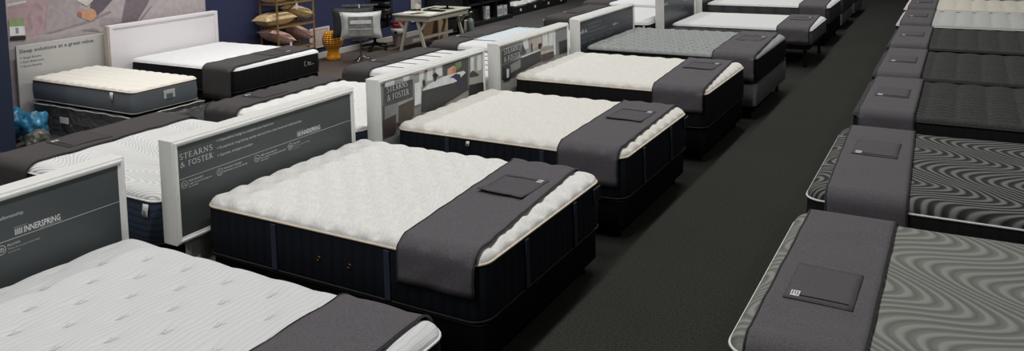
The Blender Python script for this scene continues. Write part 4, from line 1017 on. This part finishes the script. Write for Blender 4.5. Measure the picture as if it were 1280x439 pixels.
MB().box(-.09, .09, -.025, .025, .001, .03, None, .008).build('body', 'steel_black', root); MB().lathe([(.045, -.02), (.05, -.018), (.05, .018), (.045, .02)], 16).build('tape_roll', 'cream_box', root).matrix_local = Matrix.Translation((.03, 0, .075)) @ Matrix.Rotation(PI/2, 4, 'X')
# blue exercise ball + carton + stool + jug beside the desk
o = None
root = tag(empty('exercise_ball', (-4.08, 8.95, 0)), 'bright blue ball on the carton behind the desk corner', 'ball')
MB().lathe([(.001, 0)]+[(.085*math.sin(PI*i/12), .085-.085*math.cos(PI*i/12)) for i in range(1, 12)]+[(.001, .17)], 20).build('ball_skin', 'blue_ball', root, True)
MB().lathe([(.001, .168), (.012, .168), (.012, .174), (.001, .175)], 10).build('valve', 'print_white', root)
root.location = (-4.93, 8.62, .42)
root = tag(empty('cardboard_carton', (-5.1, 8.45, 0)), 'brown cardboard carton under the far corner of the desk', 'carton')
MB().box(0, .36, 0, .34, 0, .40, None, .006).build('box_body', 'carton', root)
m = MB(); m.box(.0, .36, .14, .20, .400, .4015); m.build('tape', 'cream_box', root)
root = tag(empty('stool', (-4.72, 9.12, 0)), 'round black padded stool on a steel post beside the shelving', 'stool')
MB().lathe([(.24, .33), (.27, .345), (.275, .39), (.26, .42), (.20, .43)], 28).build('seat', 'leather_black', root, True)
MB().tube([(0, 0, .03), (0, 0, .34)], .03, 10).build('post', 'steel_black', root, True)
for k in range(4):
    a = PI/4+k*PI/2; MB().bar((0, 0, .05), (.24*math.cos(a), .24*math.sin(a), .02), .04, .03).build('leg', 'steel_black', root)
root = tag(empty('spray_bottle', (-4.70, 9.53, 0)), 'tall grey pump bottle on the floor beside the black stool', 'bottle')
MB().lathe([(.06, 0), (.075, .01), (.075, .20), (.055, .26), (.022, .29), (.022, .32)], 18).build('body', 'bottle_grey', root, True, 50)
MB().tube([(0, 0, .31), (0, 0, .40), (.05, 0, .41)], .014, 8).build('pump', 'cream_box', root, True)
root = tag(empty('wall_chart', (-5.49, 8.60, .28)), 'pale printed display panel on the navy wall behind the desk', 'panel')
pn = MB().box(0, .012, 0, .34, .0, 1.1, None, .003).build('panel', 'panel_pale', root)
m = MB(); P = lambda u, z, d=0.0: (.0126, u, z)
for i in range(16): poly(m, [(.20, .06+.055*i), (.20+.05*(1+i % 3)*.7, .06+.055*i), (.20+.05*(1+i % 3)*.7, .085+.055*i), (.20, .085+.055*i)], P, 'print_greyw')
m.build('print_marks', None, pn)
root = tag(empty('dark_cabinet', (-5.45, 9.05, 0)), 'tall black cabinet between the pale panel and the open shelving', 'cabinet')
MB().box(0, .40, 0, .75, .0, 1.6, None, .006).build('body', 'shelf_black', root); dr = MB().box(.40, .416, .01, .74, .05, 1.58, None, .004).build('door', 'leather_black', root); MB().bar((.43, .10, .7), (.43, .10, .9), .015, .015).build('handle', 'chrome', dr)

# ------------------------------------------------------------------ black shelving and pillow bench along the wall
root = tag(empty('shelving_unit', (-5.46, 9.95, 0)), 'black open shelving unit of boxes along the wall behind the runners', 'shelving')
SL = 1.78
MB().box(0, .02, 0, SL, .0, 1.5).build('back_panel', 'shelf_black', root)
for y in (0, .60, 1.20, SL): MB().box(.02, .44, max(0, y-.02), y if y else .02, .09, 1.5).build('side_panel', 'shelf_black', root)
MB().box(.0, .50, 0, SL, .0, .09, None, .004).build('plinth', 'shelf_black', root)
for z in (.44, .82, 1.2): MB().box(.02, .43, .02, SL-.02, z, z+.025).build('shelf', 'shelf_black', root)
def product_box(x, y, z, dx, dy, dz, mat, label, rows=0):
    root = tag(empty('product_box', (x, y, z)), label, 'box', 'boxes on the black shelving')
    b_ = MB().box(-dx, 0, 0, dy, 0, dz, None, .003).build('carton', mat, root)
    m = MB(); P = lambda u, zz, d=0.0: (.0008, u, zz)
    for i in range(rows): poly(m, [(.015, dz*(.2+.6*i/max(1, rows))), (dy-.015, dz*(.2+.6*i/max(1, rows))), (dy-.015, dz*(.2+.6*i/max(1, rows)+.3/rows)), (.015, dz*(.2+.6*i/max(1, rows)+.3/rows))], P, 'print_slate' if i % 2 else 'print_greyw')
    if rows: m.build('print_marks', None, b_)
product_box(-5.02, 9.80, .16, .12, .18, .20, 'cream_box', 'cream box with a brown window at the open end of the black shelving', 1)
product_box(-5.05, 10.72, .0901, .18, .15, .28, 'white_box', 'tall white box in the middle bay of the black shelving', 4)
product_box(-5.05, 11.17, .0901, .2, .27, .22, 'white_box', 'squat white box with dark print near the pillow-bench end of the black shelving', 5)
product_box(-5.05, 11.50, .16, .15, .14, .22, 'white_box', 'small white box in the last bay of the black shelving', 3)
product_box(-5.1, 10.15, .0901, .2, .22, .28, 'leather_black', 'black box in the first bay of the black shelving', 0)
product_box(-5.1, 10.39, .0901, .2, .12, .25, 'leather_black', 'narrow black box beside the tall white one on the shelving', 0)
for o_ in bpy.data.objects:
    if o_.get('label', '').startswith('cream box with a brown'): o_.location.z = .0; box_a = o_
for o_ in bpy.data.objects:
    if o_.get('label', '').startswith('small white box in the last'): o_.location.z = .0901
box_a.location = (-4.86, 9.72, 0)
for ch in box_a.children:
    ch.location.z = 0
root = tag(empty('display_bench', (-5.46, 11.95, 0)), 'long low black bench of pillows along the wall beyond the shelving', 'bench')
MB().box(0, .34, 0, 2.9, .0, .13, None, .006).build('platform', 'shelf_black', root)
MB().box(.34, .37, 0, 2.9, .02, .19, None, .004).build('front_lip', 'shelf_black', root)
MB().box(0, .03, 0, 2.9, .13, 1.3).build('back_panel', 'shelf_black', root)
for i in range(4): MB().box(.371, .374, .35+.72*i, .43+.72*i, .08, .14).build('price_label', 'tag_white', root)
GP = 'white pillows on the low black bench'
for k, (y, lb) in enumerate(((12.45, 'white pillow at the shelving end of the low black bench'), (13.15, 'second white pillow along the low black bench'), (13.85, 'white pillow third along the low black bench'), (14.5, 'white pillow at the far end of the low black bench'))):
    cushion((-5.275, y, .215 if k == 0 else .245), .29, .64, .15, 0, .0 if k == 0 else .07, 'paper_white', lb, GP, 'pillow')

# ------------------------------------------------------------------ light
def lamp(name, loc, sx, sy, power, col=(1, .97, .93), spread=150):
    l = bpy.data.lights.new(name, 'AREA'); l.shape = 'RECTANGLE'; l.size = sx; l.size_y = sy; l.energy = power; l.color = col; l.spread = math.radians(spread)
    o = bpy.data.objects.new(name, l); COL.objects.link(o); o.location = loc; return o
for y in (-9.0, -6.5, -4.0, -1.5, 1.0, 3.5, 6.0, 8.5, 11.0, 13.5, 16.0): lamp('ceiling_strip', (1.68, y, 5.6), .22, 1.4, 67, spread=180)  # the pair behind the camera is added, unseen, to lift near-facing sides
for y in (-3.0, 0.0, 2.5, 5.0, 7.5, 10.0, 12.5): lamp('ceiling_strip_rear', (-3.6, y, 5.6), .25, 1.4, 43, (1, .965, .95), spread=100)
for y in (-3.0, 0, 3.0, 6.0, 9.0, 12.0): lamp('foot_fill_strip', (6.3, y, 5.6), .22, 1.4, 16, spread=180)  # unseen fill row, added to brighten the bed feet facing the aisle
w = bpy.data.worlds.new('World'); bpy.context.scene.world = w; w.use_nodes = True
w.node_tree.nodes['Background'].inputs[0].default_value = (.9, .95, 1, 1); w.node_tree.nodes['Background'].inputs[1].default_value = .05

# ------------------------------------------------------------------ camera
F, CY, YAW, PITCH, ROLL, CP = CAMV
fwd = Vector((-math.sin(YAW)*math.cos(PITCH), math.cos(YAW)*math.cos(PITCH), -math.sin(PITCH)))
rt = Vector((math.cos(YAW), math.sin(YAW), 0)); up = rt.cross(fwd)
c_, s_ = math.cos(ROLL), math.sin(ROLL); r2 = c_*rt+s_*up; u2 = -s_*rt+c_*up
cd = bpy.data.cameras.new('camera'); cam = bpy.data.objects.new('camera', cd); COL.objects.link(cam)
cam.matrix_world = Matrix(((r2.x, u2.x, -fwd.x, CP[0]), (r2.y, u2.y, -fwd.y, CP[1]), (r2.z, u2.z, -fwd.z, CP[2]), (0, 0, 0, 1)))
cd.sensor_fit = 'HORIZONTAL'; cd.sensor_width = 36; cd.lens = F*36/1280; cd.shift_y = -(219.5-CY)/1280; cd.clip_start = .05; cd.clip_end = 60
sc_ = bpy.context.scene; sc_.camera = cam
sc_.view_settings.view_transform = 'Standard'; sc_.view_settings.look = 'None'; sc_.view_settings.gamma = 1; sc_.view_settings.use_curve_mapping = False; sc_.view_settings.exposure = 0.0
